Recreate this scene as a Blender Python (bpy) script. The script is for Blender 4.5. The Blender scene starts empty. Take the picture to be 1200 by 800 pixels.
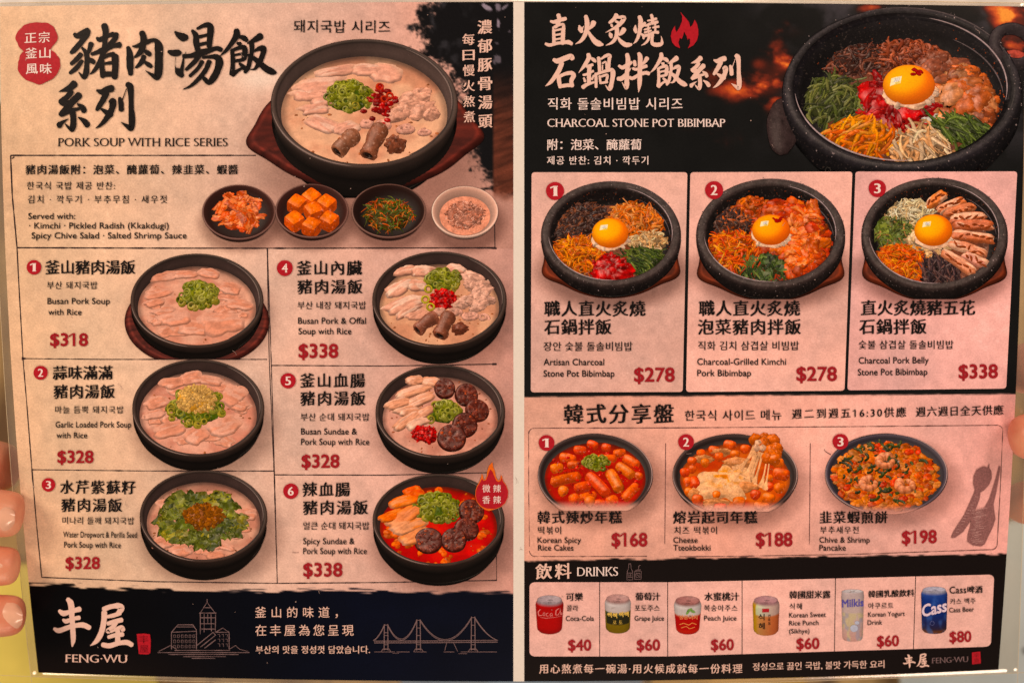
import bpy, math, random
import numpy as np
from mathutils import Vector
from mathutils.geometry import tessellate_polygon

SC = bpy.context.scene
COL = SC.collection
random.seed(7)
RNG = np.random.default_rng(11)

# ------------------------------------------------------------------ camera
HFOV = math.radians(50.0)
WIDE = 0.42                                   # metres across the frame at the top edge of the sheet
S = WIDE / 1200.0
D = (WIDE / 2) / math.tan(HFOV / 2)
cam = bpy.data.cameras.new('camera')
cam.angle = HFOV
cam.clip_start = 0.01
cam.clip_end = 50
cam.dof.use_dof = True
cam.dof.focus_distance = D + 0.004
cam.dof.aperture_fstop = 4.5
camo = bpy.data.objects.new('camera', cam)
COL.objects.link(camo)
camo.location = (0, 0, D)
SC.camera = camo

# ------------------------------------------------------------------ light
w = bpy.data.worlds.new('World')
SC.world = w
w.use_nodes = True
bg = w.node_tree.nodes['Background']
bg.inputs[0].default_value = (1.0, 0.80, 0.64, 1)
bg.inputs[1].default_value = 0.27

def lamp(name, loc, target, size, power, color):
    l = bpy.data.lights.new(name, 'AREA')
    l.shape = 'DISK'
    l.size = size
    l.energy = power
    l.color = color
    o = bpy.data.objects.new(name, l)
    COL.objects.link(o)
    o.location = loc
    o.rotation_euler = (Vector(target) - Vector(loc)).to_track_quat('-Z', 'Y').to_euler()
    return o

lamp('unseen_lamp', (-1.25, 0.75, 1.35), (-0.02, 0.0, 0), 0.7, 22.5, (1.0, 0.74, 0.53))  # unseen lamp for the main warm light, placed to reach the left background
lamp('unseen_lamp', (1.05, 1.0, 1.35), (0.02, 0.0, 0), 0.7, 17.0, (1.0, 0.69, 0.53))  # unseen lamp added on the other side to even out the sheet
lamp('unseen_lamp', (0.3, -1.8, 1.05), (0.0, -0.1, 0), 0.6, 19.0, (1.0, 0.73, 0.53))  # unseen lamp added to brighten the lower sheet and the yellow paper

SC.view_settings.view_transform = 'Standard'
SC.view_settings.look = 'None'
SC.view_settings.exposure = 0.0
SC.view_settings.gamma = 1.0

# ------------------------------------------------------------------ colour helpers
ILLUM = np.array([1.07, 0.82, 0.64])          # what the lamps give on white paper: inks are chosen for it

def lin(c):
    c = np.asarray(c, float) / 255.0
    return np.where(c <= 0.04045, c / 12.92, ((c + 0.055) / 1.055) ** 2.4)

def ink(c):
    return np.clip(lin(c) / ILLUM, 0.002, 0.9)

# ------------------------------------------------------------------ noise
def _hash(ix, iy, seed):
    n = (ix.astype(np.int64) * 374761393 + iy.astype(np.int64) * 668265263 + seed * 974634777) & 0xFFFFFFFF
    n = ((n ^ (n >> 13)) * 1274126177) & 0xFFFFFFFF
    n = (n ^ (n >> 16)) & 0xFFFF
    return n / 65535.0

def vnoise(x, y, seed=0):
    x = np.asarray(x, float); y = np.asarray(y, float)
    ix = np.floor(x); iy = np.floor(y)
    fx = x - ix; fy = y - iy
    fx = fx * fx * (3 - 2 * fx); fy = fy * fy * (3 - 2 * fy)
    a = _hash(ix, iy, seed); b = _hash(ix + 1, iy, seed)
    c = _hash(ix, iy + 1, seed); d = _hash(ix + 1, iy + 1, seed)
    return a + (b - a) * fx + (c - a) * fy + (a - b - c + d) * fx * fy

def fbm(x, y, seed=0, oct=4):
    s = 0; amp = 0.5; t = 0
    for k in range(oct):
        s = s + amp * vnoise(x * 2 ** k, y * 2 ** k, seed + k * 17)
        t += amp; amp *= 0.5
    return s / t

def sstep(a, b, x):
    t = np.clip((x - a) / (b - a), 0, 1)
    return t * t * (3 - 2 * t)

# ------------------------------------------------------------------ the bent sheet
def zs(px, py):
    v = np.clip(np.asarray(py, float) / 790.0, -0.05, 1.1)
    u = (np.asarray(px, float) - 600.0) / 600.0
    return -0.028 * v * np.abs(v) + 0.006 * (1 - u * u)

def P(px, py, off=0.0):
    """a point of the print: measured place on the sheet, lifted OFF metres from the paper"""
    px = np.asarray(px, float); py = np.asarray(py, float)
    z = zs(px, py) + off
    k = S * (D - zs(px, py)) / D
    return np.stack([(px - 600) * k, (400 - py) * k, z + 0 * px], axis=-1)

def W(px, py, z):
    k = S * (D - z) / D
    return Vector(((px - 600) * k, (400 - py) * k, z))

L_PANEL, L_LINE, L_PIC, L_TEXT, L_BADGE, L_TOP = 60e-6, 100e-6, 220e-6, 340e-6, 380e-6, 430e-6
KZ = 60e-6

# ------------------------------------------------------------------ materials
def mat_new(name):
    m = bpy.data.materials.new(name)
    m.use_nodes = True
    nt = m.node_tree
    return m, nt, nt.nodes['Principled BSDF']

def mat_flat(name, rgb, rough=0.30, spec=0.06, mottled=0.10, scale=900.0, lin_in=False):
    m, nt, b = mat_new(name)
    c = np.array(rgb, float) if lin_in else ink(rgb)
    tc = nt.nodes.new('ShaderNodeTexCoord')
    n = nt.nodes.new('ShaderNodeTexNoise')
    n.inputs['Scale'].default_value = scale
    n.inputs['Detail'].default_value = 3
    r = nt.nodes.new('ShaderNodeValToRGB')
    r.color_ramp.elements[0].position = 0.3
    r.color_ramp.elements[1].position = 0.7
    r.color_ramp.elements[0].color = (*(c * (1 - mottled)), 1)
    r.color_ramp.elements[1].color = (*np.clip(c * (1 + mottled), 0, 1), 1)
    nt.links.new(tc.outputs['Object'], n.inputs['Vector'])
    nt.links.new(n.outputs['Fac'], r.inputs['Fac'])
    nt.links.new(r.outputs['Color'], b.inputs['Base Color'])
    b.inputs['Roughness'].default_value = rough
    b.inputs['Specular IOR Level'].default_value = spec
    return m

def mat_print(name, grain=0.12, rough=0.30, spec=0.06):
    """printed picture: the ink of each point comes from the print's own colour layer, with a fine print grain"""
    m, nt, b = mat_new(name)
    a = nt.nodes.new('ShaderNodeAttribute'); a.attribute_name = 'ink'
    tc = nt.nodes.new('ShaderNodeTexCoord')
    n = nt.nodes.new('ShaderNodeTexNoise')
    n.inputs['Scale'].default_value = 1500.0
    n.inputs['Detail'].default_value = 2
    mr = nt.nodes.new('ShaderNodeMapRange')
    mr.inputs['From Min'].default_value = 0.25; mr.inputs['From Max'].default_value = 0.75
    mr.inputs['To Min'].default_value = 1 - grain; mr.inputs['To Max'].default_value = 1 + grain
    mx = nt.nodes.new('ShaderNodeVectorMath'); mx.operation = 'SCALE'
    nt.links.new(tc.outputs['Object'], n.inputs['Vector'])
    nt.links.new(n.outputs['Fac'], mr.inputs['Value'])
    nt.links.new(a.outputs['Color'], mx.inputs[0])
    nt.links.new(mr.outputs['Result'], mx.inputs['Scale'])
    nt.links.new(mx.outputs['Vector'], b.inputs['Base Color'])
    b.inputs['Roughness'].default_value = rough
    b.inputs['Specular IOR Level'].default_value = spec
    return m

def mat_food(name='printed_food', amount=.75, glint=(.13, .11, .10), mott=.24):
    """printed food: the print's colour layer broken up by fine mottling and tiny wet glints, as in the menu's photographs"""
    m, nt, b = mat_new(name)
    a = nt.nodes.new('ShaderNodeAttribute'); a.attribute_name = 'ink'
    tc = nt.nodes.new('ShaderNodeTexCoord')
    def noise(scale, detail, lo, hi, f0=.3, f1=.7):
        n = nt.nodes.new('ShaderNodeTexNoise'); n.inputs['Scale'].default_value = scale; n.inputs['Detail'].default_value = detail
        r = nt.nodes.new('ShaderNodeMapRange'); r.inputs['From Min'].default_value = f0; r.inputs['From Max'].default_value = f1
        r.inputs['To Min'].default_value = lo; r.inputs['To Max'].default_value = hi
        nt.links.new(tc.outputs['Object'], n.inputs['Vector']); nt.links.new(n.outputs['Fac'], r.inputs['Value'])
        return r.outputs['Result']
    mul = nt.nodes.new('ShaderNodeMath'); mul.operation = 'MULTIPLY'
    nt.links.new(noise(420, 4, 1 - mott, 1 + mott), mul.inputs[0]); nt.links.new(noise(1400, 3, 1 - mott * .85, 1 + mott * .85), mul.inputs[1])
    sc = nt.nodes.new('ShaderNodeVectorMath'); sc.operation = 'SCALE'
    nt.links.new(a.outputs['Color'], sc.inputs[0]); nt.links.new(mul.outputs[0], sc.inputs['Scale'])
    lift = nt.nodes.new('ShaderNodeVectorMath'); lift.operation = 'MULTIPLY_ADD'
    lift.inputs[1].default_value = (1.15, 1.25, 1.3); lift.inputs[2].default_value = glint
    nt.links.new(sc.outputs['Vector'], lift.inputs[0])
    mx = nt.nodes.new('ShaderNodeMix'); mx.data_type = 'RGBA'
    nt.links.new(noise(950, 2, 0, amount, .62, .70), mx.inputs['Factor'])
    nt.links.new(sc.outputs['Vector'], mx.inputs['A']); nt.links.new(lift.outputs['Vector'], mx.inputs['B'])
    nt.links.new(mx.outputs['Result'], b.inputs['Base Color'])
    b.inputs['Roughness'].default_value = .3; b.inputs['Specular IOR Level'].default_value = .06
    return m

M_PRINT = mat_print('printed_picture', 0.10)
M_STONE = mat_food('printed_stone', .45, (.055, .042, .038))
M_PAGE = mat_print('printed_page', 0.13)
M_FOOD = mat_food()
M_MEAT = mat_food('printed_meat', .28, (.07, .055, .05), .11)
M_WHITE = mat_flat('paper_white', (230, 203, 180), mottled=0.03)
M_BLACK = mat_flat('black_ink', (26, 20, 18), mottled=0.25)
M_RED = mat_flat('red_ink', (158, 28, 32), mottled=0.10)
M_BADGE = mat_flat('badge_red_ink', (176, 26, 34), mottled=0.12)
M_PINK = mat_flat('pale_ink', (232, 176, 150), mottled=0.06)
M_PALE = mat_flat('light_pink_ink', (240, 200, 180), mottled=0.05)
M_DIM = mat_flat('dim_rose_ink', (122, 90, 84), mottled=0.12)
M_LINE = mat_flat('line_ink', (52, 34, 32), mottled=0.3)
M_SOFT = mat_flat('thin_line_ink', (120, 76, 66), mottled=0.3)
M_BROWN = mat_flat('brown_drawing_ink', (140, 86, 78), mottled=0.25, scale=1500)
M_ORANGE = mat_flat('orange_ink', (228, 96, 22), mottled=0.12)

# ------------------------------------------------------------------ mesh building
def mesh_obj(name, V, faces, mat, parent=None, cols=None):
    V = np.asarray(V, np.float32)
    fl = []
    for f in faces:
        f = np.asarray(f, np.int32)
        if len(f):
            fl.append(f)
    me = bpy.data.meshes.new(name)
    me.vertices.add(len(V))
    me.vertices.foreach_set('co', V.ravel())
    nl = sum(f.size for f in fl)
    npoly = sum(len(f) for f in fl)
    me.loops.add(nl)
    me.polygons.add(npoly)
    me.loops.foreach_set('vertex_index', np.concatenate([f.ravel() for f in fl]))
    tot = np.concatenate([np.full(len(f), f.shape[1], np.int32) for f in fl])
    start = np.concatenate([[0], np.cumsum(tot)[:-1]]).astype(np.int32)
    me.polygons.foreach_set('loop_start', start)
    me.update(calc_edges=True)
    if cols is not None:
        at = me.color_attributes.new('ink', 'FLOAT_COLOR', 'POINT')
        c4 = np.ones((len(V), 4), np.float32)
        c4[:, :3] = cols
        at.data.foreach_set('color', c4.ravel())
    me.materials.append(mat)
    o = bpy.data.objects.new(name, me)
    COL.objects.link(o)
    if parent is not None:
        o.parent = parent
        if parent.type == 'EMPTY':
            o.matrix_parent_inverse = parent.matrix_world.inverted()
    return o

def tag(o, label=None, cat=None, group=None, kind=None):
    if label: o['label'] = label
    if cat: o['category'] = cat
    if group: o['group'] = group
    if kind: o['kind'] = kind
    return o

def grid_faces(nu, nv, off=0, wrap=False):
    """quads of a grid of nv rows of nu points; WRAP joins the last column to the first"""
    i = np.arange(nv - 1)[:, None]
    m = nu if wrap else nu - 1
    j = np.arange(m)[None, :]
    a = i * nu + j
    b = i * nu + (j + 1) % nu
    return (np.stack([a, b, b + nu, a + nu], axis=-1).reshape(-1, 4) + off)

class Flat:
    """collects flat print shapes in photo units, laid on the sheet as one mesh"""
    def __init__(self, off):
        self.off = off; self.V = []; self.T = []; self.Q = []; self.n = 0; self.k = 0
    def raw(self, pts, tris=None, quads=None, lift=0.0):
        pts = np.asarray(pts, float)
        self.V.append(P(pts[:, 0], pts[:, 1], self.off + lift))
        if tris is not None and len(tris): self.T.append(np.asarray(tris, np.int32) + self.n)
        if quads is not None and len(quads): self.Q.append(np.asarray(quads, np.int32) + self.n)
        self.n += len(pts)
    def poly(self, pts, lift=0.0):
        pts = [(p[0], p[1]) for p in pts]
        t = tessellate_polygon([[Vector((x, y, 0)) for x, y in pts]])
        self.raw(pts, tris=t, lift=lift)
    def disc(self, cx, cy, rx, ry=None, n=40, wob=0.0, seed=0):
        ry = ry or rx
        a = np.linspace(0, 2 * np.pi, n, endpoint=False)
        k = 1 + wob * (fbm(np.cos(a) * 2 + 5, np.sin(a) * 2 + 5, seed) - 0.5) * 2
        self.poly(np.stack([cx + rx * k * np.cos(a), cy + ry * k * np.sin(a)], 1))
    def line(self, pts, wd, step=10.0, rough=0.0):
        """polyline of constant or per-point width"""
        pts = np.asarray(pts, float)
        wd = np.full(len(pts), wd, float) if np.isscalar(wd) else np.asarray(wd, float)
        X = [pts[0]]; Wd = [wd[0]]
        for i in range(len(pts) - 1):
            L = np.hypot(*(pts[i + 1] - pts[i])); n = max(1, int(L / step))
            for k in range(1, n + 1):
                t = k / n
                X.append(pts[i] * (1 - t) + pts[i + 1] * t); Wd.append(wd[i] * (1 - t) + wd[i + 1] * t)
        X = np.array(X); Wd = np.array(Wd)
        if rough: Wd = Wd * (1 + rough * RNG.normal(size=len(Wd))).clip(0.15, 2)
        T = np.gradient(X, axis=0)
        T /= np.maximum(np.hypot(T[:, 0], T[:, 1]), 1e-9)[:, None]
        N = np.stack([-T[:, 1], T[:, 0]], 1) * (Wd / 2)[:, None]
        self.raw(np.concatenate([X - N, X + N]), quads=[(i, i + 1, len(X) + i + 1, len(X) + i) for i in range(len(X) - 1)], lift=self.k * 1e-6)
        self.k = (self.k + 1) % 20
    def brush(self, pts, org, sc, fit=None):
        """a brush stroke: points with widths in enlarged units; smoothed, with round ends"""
        p = np.array([float(v) for v in pts.replace(' ', ',').split(',')]).reshape(-1, 3)
        n = len(p)
        q = np.concatenate([[2 * p[0] - p[1]], p, [2 * p[-1] - p[-2]]])
        out = []
        for i in range(n - 1):
            a, b, c, d = q[i], q[i + 1], q[i + 2], q[i + 3]
            for t in np.linspace(0, 1, 6, endpoint=False):
                out.append(0.5 * ((2 * b) + (c - a) * t + (2 * a - 5 * b + 4 * c - d) * t * t + (3 * b - a - 3 * c + d) * t ** 3))
        out.append(p[-1])
        o = np.array(out)
        o[:, 2] = np.maximum(o[:, 2], 4)
        X = o[:, :2]; Wd = o[:, 2] * 1.0
        T = np.gradient(X, axis=0); T /= np.maximum(np.hypot(T[:, 0], T[:, 1]), 1e-9)[:, None]
        N = np.stack([-T[:, 1], T[:, 0]], 1)
        Wd = Wd * (1 + 0.06 * (vnoise(X[:, 0] / 25, X[:, 1] / 25, 5) - 0.5) * 2)
        def tr(A):
            A = A / sc + np.array(org)
            if fit is not None:
                (x0, y0, x1, y1), (X0, Y0, X1, Y1) = fit
                A = np.stack([X0 + (A[:, 0] - x0) * (X1 - X0) / (x1 - x0), Y0 + (A[:, 1] - y0) * (Y1 - Y0) / (y1 - y0)], 1)
            return A
        m = len(X)
        self.raw(tr(np.concatenate([X - N * Wd[:, None] / 2, X + N * Wd[:, None] / 2])),
                 quads=[(i, i + 1, m + i + 1, m + i) for i in range(m - 1)], lift=self.k * 1.5e-6)
        self.k += 1
        for e, s in ((0, -1), (m - 1, 1)):
            r = Wd[e] / 2
            ang = np.linspace(-np.pi / 2, np.pi / 2, 7)
            cap = X[e] + r * (np.cos(ang)[:, None] * T[e] * s * 0.75 + np.sin(ang)[:, None] * N[e])
            self.raw(tr(cap), tris=[(0, i, i + 1) for i in range(1, 6)], lift=self.k * 1.5e-6)
            self.k += 1
        self.k %= 60
    def build(self, name, mat, parent):
        return mesh_obj(name, np.concatenate(self.V), [np.concatenate(x) for x in (self.T, self.Q) if x], mat, parent)

# ------------------------------------------------------------------ lettering
_glyphs = {}
def _text_mesh(s, res):
    c = bpy.data.curves.new('t', 'FONT')
    c.body = s; c.resolution_u = res
    o = bpy.data.objects.new('t', c)
    COL.objects.link(o)
    me = o.evaluated_get(bpy.context.evaluated_depsgraph_get()).to_mesh()
    n = len(me.vertices)
    V = np.zeros(n * 3, np.float32); me.vertices.foreach_get('co', V)
    V = V.reshape(-1, 3)[:, :2].astype(float)
    F = [tuple(p.vertices) for p in me.polygons]
    bpy.data.objects.remove(o); bpy.data.curves.remove(c)
    return V, F

def glyph(ch, res=3):
    k = (ch, res)
    if k in _glyphs: return _glyphs[k]
    if ch == ' ':
        _glyphs[k] = (np.zeros((0, 2)), np.zeros((0, 3), np.int32), np.zeros((0, 2)), [], None); return _glyphs[k]
    V, F = _text_mesh(ch, res)
    # weld, triangulate, boundary normals
    key = {}; idx = []
    for v in V:
        kk = (round(v[0], 5), round(v[1], 5)); idx.append(key.setdefault(kk, len(key)))
    U = np.array(list(key.keys()))
    T = []; area = 0.0
    for f in F:
        f = [idx[i] for i in f]
        for i in range(1, len(f) - 1):
            p, q, r = f[0], f[i], f[i + 1]
            if len({p, q, r}) < 3: continue
            area += (U[q][0] - U[p][0]) * (U[r][1] - U[p][1]) - (U[q][1] - U[p][1]) * (U[r][0] - U[p][0])
            T.append((p, q, r))
    if area < 0: T = [(p, r, q) for p, q, r in T]
    cnt = {}
    for a, b, c in T:
        for e in ((a, b), (b, c), (c, a)):
            cnt[e] = cnt.get(e, 0) + 1
    bd = [e for e in cnt if (e[1], e[0]) not in cnt]
    N = np.zeros_like(U)
    for a, b in bd:
        d = U[b] - U[a]; L = math.hypot(*d)
        if L < 1e-9: continue
        n = np.array([d[1], -d[0]]) / L          # outward for counter-clockwise faces
        N[a] += n; N[b] += n
    l = np.hypot(N[:, 0], N[:, 1]); N /= np.maximum(l, 1e-6)[:, None]
    _glyphs[k] = (U, np.array(T, np.int32), N, bd, None)
    return _glyphs[k]

_adv = {}
def advance(ch):
    if ch not in _adv:
        def wid(s):
            V, _ = _text_mesh(s, 1); return V[:, 0].max() - V[:, 0].min()
        _adv[ch] = wid('H' + ch + 'H') - wid('HH')
    return _adv[ch]

_G = glyph('國')[0]
CJK_C = (_G[:, 1].max() + _G[:, 1].min()) / 2
CJK_H = 0.95 * advance('國')
_G = glyph('H')[0]
CAP = _G[:, 1].max()

STY = {   # growth of upright strokes, growth of level strokes, slant of level strokes, serif
    'kai': (0.020, 0.002, 0.055, 0), 'kaibold': (0.034, 0.004, 0.06, 0), 'kor': (0.014, 0.000, 0.03, 0), 'sans': (0.010, 0.010, 0, 0),
    'price': (0.030, 0.026, 0, 0), 'serif': (0.012, -0.018, 0, 1), 'fine': (0.004, 0.0, 0.03, 0), 'digit': (0.03, 0.0, 0, 1),
}

def put_text(fl, s, x0, x1, y, size, sty='kai', slope=0.0, latin=False, res=3, vert=False):
    """LATIN: y is the baseline and size the cap height; else y is the middle of the line and size the height of a full character"""
    a, b, sh, serif = STY[sty]
    sc = size / CAP if latin else size / CJK_H
    adv = [advance(c) * sc for c in s]
    first = glyph(s[0], res)[0]; last = glyph(s[-1], res)[0]
    pen = np.concatenate([[0], np.cumsum(adv)[:-1]])
    left = first[:, 0].min() * sc
    right = pen[-1] + last[:, 0].max() * sc
    nat = right - left
    xs = 1.0; ex = 0.0
    if x1 is not None:
        if latin or len(s) == 1: xs = (x1 - x0) / nat
        else:
            if nat > x1 - x0:
                k = (x1 - x0) / nat; sc *= k; nat *= k; left *= k; pen = pen * k
            ex = (x1 - x0 - nat) / (len(s) - 1)
    for i, ch in enumerate(s):
        U, T, N, bd, _ = glyph(ch, res)
        if not len(U): continue
        Q = U + N * np.array([a, b])
        if sh:
            xc = (U[:, 0].max() + U[:, 0].min()) / 2
            Q = Q.copy(); Q[:, 1] += sh * (Q[:, 0] - xc)
            Q += 0.006 * (np.stack([vnoise(U[:, 0] * 9 + i, U[:, 1] * 9, 3), vnoise(U[:, 0] * 9, U[:, 1] * 9 + i, 8)], 1) - 0.5) * 2
        if not latin: Q = Q - np.array([0, CJK_C])
        gx = x0 + (pen[i] - left + U[:, 0] * 0) * xs + Q[:, 0] * sc * xs + ex * i
        gy = y - Q[:, 1] * sc + slope * (gx - x0)
        fl.raw(np.stack([gx, gy], 1), tris=T, lift=(fl.k % 3) * 3e-6)
        if ch == '1':                                # the flag (and, with serifs, the foot) that the plain figure lacks
            l0, r0 = U[:, 0].min() - a, U[:, 0].max() + a; tp = U[:, 1].max() + b; w0 = r0 - l0
            fk = .7 if serif else 1.2
            q4 = [(l0 + .02, tp), (l0 + w0 * .5, tp - .02), (l0 - w0 * fk, tp - w0 * (fk * .6 + .75)), (l0 - w0 * (fk + .1), tp - w0 * (fk * .6 + .15))]
            pts = np.array(q4)
            gx = x0 + (pen[i] - left) * xs + pts[:, 0] * sc * xs + ex * i
            gy0 = y - (pts[:, 1] - (0 if latin else CJK_C)) * sc + slope * (gx - x0)
            fl.raw(np.stack([gx, gy0], 1), quads=[(0, 1, 2, 3)], lift=9e-6)
        if serif:
            top = CAP
            for e0, e1 in bd:
                p, q = U[e0], U[e1]
                L = abs(p[0] - q[0])
                if abs(p[1] - q[1]) < 0.004 and 0.05 < L < 0.17:
                    for lv, sg in (((0, 1),) if ch in 'TJ' else ((0, 1), (top, -1))):
                        if abs(p[1] - lv) < 0.012:
                            m = (p[0] + q[0]) / 2; hw = L / 2 + 0.055
                            pts = np.array([(m - hw, lv), (m + hw, lv), (m + hw * 0.75, lv + sg * 0.045), (m - hw * 0.75, lv + sg * 0.045)])
                            gx = x0 + (pen[i] - left) * xs + pts[:, 0] * sc * xs + ex * i
                            gy0 = y - (pts[:, 1] - (0 if latin else CJK_C)) * sc + slope * (gx - x0)
                            fl.raw(np.stack([gx, gy0], 1), quads=[(0, 1, 2, 3)], lift=11e-6 + (fl.k % 3) * 2e-6)
        fl.k += 1

def text_obj(parent, name, mat, *lines, off=L_TEXT):
    fl = Flat(off)
    for ln in lines:
        put_text(fl, *ln[:5], **(ln[5] if len(ln) > 5 else {}))
    return fl.build(name, mat, parent)

LAT = dict(latin=True, sty='sans')
def lat(sty='sans', **k): return dict(latin=True, sty=sty, **k)
def kor(**k): return dict(sty='kor', **k)

# ------------------------------------------------------------------ printed food photographs
# Each printed dish is modelled as a little solid scene (bowl, broth, slices, shreds), seen from the angle of the
# menu's photographs, with light and shade worked into its ink colours, and pressed almost flat (under 0.2 mm) onto the sheet.
LDIR = np.array([-0.42, 0.45, 0.85]); LDIR /= np.linalg.norm(LDIR)

class Dish:
    def __init__(self, cx, cy, a, b, seed=1, warm=1.0, clip=None, fade=None):
        self.fade = fade; self.grow = 1.0
        self.cx, self.cy, self.a = cx, cy, a
        self.r = b / a; self.c = math.sqrt(1 - self.r ** 2)
        self.v = np.array([0, -self.c, self.r])
        self.h = LDIR + self.v; self.h /= np.linalg.norm(self.h)
        self.parts = {}; self.clip = clip
        self.rng = np.random.default_rng(seed)
        self.warm = warm
        self.seed = seed
    def add(self, part, V, F, col, spec=0.15, gloss=25, amb=0.42, mult=1.0, lift=0.0):
        """V in rim radii (x right, y away, z up); col in photographed 0-255 colour"""
        V = np.asarray(V, float)
        F = [np.asarray(f, np.int64) for f in (F if isinstance(F, list) else [F])]
        N = np.zeros_like(V)
        for f in F:
            n = np.cross(V[f[:, 1]] - V[f[:, 0]], V[f[:, 2]] - V[f[:, 0]])
            for k in range(f.shape[1]): np.add.at(N, f[:, k], n)
        N /= np.maximum(np.linalg.norm(N, axis=1), 1e-12)[:, None]
        flip = (N @ self.v) < 0
        N[flip] *= -1
        col = np.broadcast_to(np.asarray(col, float), V.shape)
        dif = np.clip((N @ LDIR + 0.25) / 1.25, 0, 1)
        sp = np.clip(N @ self.h, 0, 1) ** gloss
        m = np.broadcast_to(np.asarray(mult, float), (len(V),))
        L = lin(np.clip(col, 0, 255)) * ((amb + (1.12 - amb) * dif) * m)[:, None]
        L = L + (0.45 * spec * sp * np.clip(m, 0, 1))[:, None] * np.array([1, 0.80, 0.66])
        lum = (L @ np.array([.3, .6, .1]))[:, None]
        L = np.clip((lum + (L - lum) * 1.2) * 0.98, 0.0006, 1)
        L = np.clip(L * self.warm / ILLUM, 0.0015, 0.9)
        X = self.cx + self.a * V[:, 0]
        Y = self.cy - self.a * (V[:, 1] * self.r + V[:, 2] * self.c)
        d = V @ self.v + lift
        p = self.parts.setdefault(part, {'V': [], 'C': [], 'F': {}, 'n': 0})
        p['V'].append(np.stack([X, Y, d], 1)); p['C'].append(L)
        for f in F: p['F'].setdefault(f.shape[1], []).append(f + p['n'])
        p['n'] += len(V)
    def finish(self, parent, base=L_PIC):
        out = []
        for name, p in self.parts.items():
            V = np.concatenate(p['V'])
            X = V[:, 0]; Y = V[:, 1]
            fs = [np.concatenate(v) for v in p['F'].values()]
            if self.clip is not None:
                if self.fade is not None:                  # the picture is printed with a vignetted lower edge
                    t = sstep(self.clip - 12, self.clip - 1, Y)[:, None]
                    p['C'] = [np.concatenate(p['C']) * (1 - t) + ink(self.fade) * t]
                fs = [f[(Y[f] < self.clip).any(axis=1)] for f in fs]
                Y = np.minimum(Y, self.clip)
                fs = [f for f in fs if len(f)]
                if not fs: continue
            out.append(mesh_obj(name, P(X, Y, base + KZ * V[:, 2]), fs, M_STONE if 'stone' in name else M_MEAT if 'meat' in name else M_FOOD if not any(k in name for k in ('bowl', 'pan_p', 'board', 'can_', 'egg_p', 'broth')) else M_PRINT, parent, np.concatenate(p['C'])))
        return out

    # ---- shapes
    def lathe(self, part, prof, col, n=72, **k):
        prof = np.asarray(prof, float)
        a = np.linspace(0, 2 * np.pi, n, endpoint=False)
        V = np.stack([prof[:, 0:1] * np.cos(a), prof[:, 0:1] * np.sin(a), prof[:, 1:2] + 0 * a], -1).reshape(-1, 3)
        if callable(col): col = col(V)
        elif np.ndim(col) == 2: col = np.repeat(np.asarray(col, float), n, axis=0)
        self.add(part, V, grid_faces(n, len(prof), wrap=True), col, **k)
    def disk(self, part, R, z, colf, nr=26, n=90, hf=None, **k):
        rr = np.linspace(0.001, R, nr); a = np.linspace(0, 2 * np.pi, n, endpoint=False)
        X = (rr[:, None] * np.cos(a)).ravel(); Y = (rr[:, None] * np.sin(a)).ravel()
        Z = z + (hf(X, Y) if hf else 0 * X)
        V = np.stack([X, Y, Z], 1)
        self.add(part, V, grid_faces(n, nr, wrap=True), colf(X, Y), **k)
    def tube(self, part, path, rad, col, sides=6, **k):
        path = np.asarray(path, float); m = len(path)
        rad = np.broadcast_to(np.asarray(rad, float), (m,))
        T = np.gradient(path, axis=0); T /= np.maximum(np.linalg.norm(T, axis=1), 1e-9)[:, None]
        up = np.array([0.13, 0.21, 0.97])
        A = np.cross(T, up); A /= np.maximum(np.linalg.norm(A, axis=1), 1e-6)[:, None]
        B = np.cross(A, T)
        an = np.linspace(0, 2 * np.pi, sides, endpoint=False)
        V = path[:, None, :] + rad[:, None, None] * (np.cos(an)[None, :, None] * A[:, None, :] + np.sin(an)[None, :, None] * B[:, None, :])
        c = np.asarray(col, float)
        if c.ndim == 2: c = np.repeat(c, sides, axis=0)
        self.add(part, V.reshape(-1, 3), grid_faces(sides, m, wrap=True), c, **k)
    def blob(self, part, c, rad, col, rot=0.0, bump=0.15, nu=12, nv=8, freq=2.5, var=0.1, **k):
        th = np.linspace(0, np.pi, nv); ph = np.linspace(0, 2 * np.pi, nu, endpoint=False)
        s = self.rng.uniform(0, 50)
        X = (np.sin(th)[:, None] * np.cos(ph)).ravel(); Y = (np.sin(th)[:, None] * np.sin(ph)).ravel(); Z = np.repeat(np.cos(th), nu)
        nz = fbm(X * freq + s, (Y + Z * 0.7) * freq + s, 3, 3) - 0.5
        q = 1 + bump * 2 * nz
        rad = np.broadcast_to(np.asarray(rad, float), (3,))
        x = X * q * rad[0]; y = Y * q * rad[1]; z = Z * q * rad[2]
        cr, sr = math.cos(rot), math.sin(rot)
        V = np.stack([c[0] + x * cr - y * sr, c[1] + x * sr + y * cr, c[2] + z], 1)
        cc = np.asarray(col, float) * (1 + var * 2 * nz)[:, None]
        self.add(part, V, grid_faces(nu, nv, wrap=True), cc, **k)
    def slab(self, part, c, lx, ly, th, rot=0.0, tilt=0.0, roll=0.0, bend=0.0, col=(220, 150, 125), fat=None, nfat=3.0, rough=0.25, nu=22, nv=14, edge=4, melt=None, **k):
        """a slice lying on the food: rounded upper face with a wavering outline, grain and streaks"""
        s = self.rng.uniform(0, 90)
        u = np.linspace(-1, 1, nu); v = np.linspace(-1, 1, nv)
        U, Vv = np.meshgrid(u, v); U = U.ravel(); Vv = Vv.ravel()
        prof = (np.clip(1 - np.abs(U) ** edge, 0, 1) * np.clip(1 - np.abs(Vv) ** edge, 0, 1)) ** 0.5
        wob = 1 + rough * (fbm(U * 1.6 + s, Vv * 1.6 + s, 4, 3) - 0.5) * 2
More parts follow.
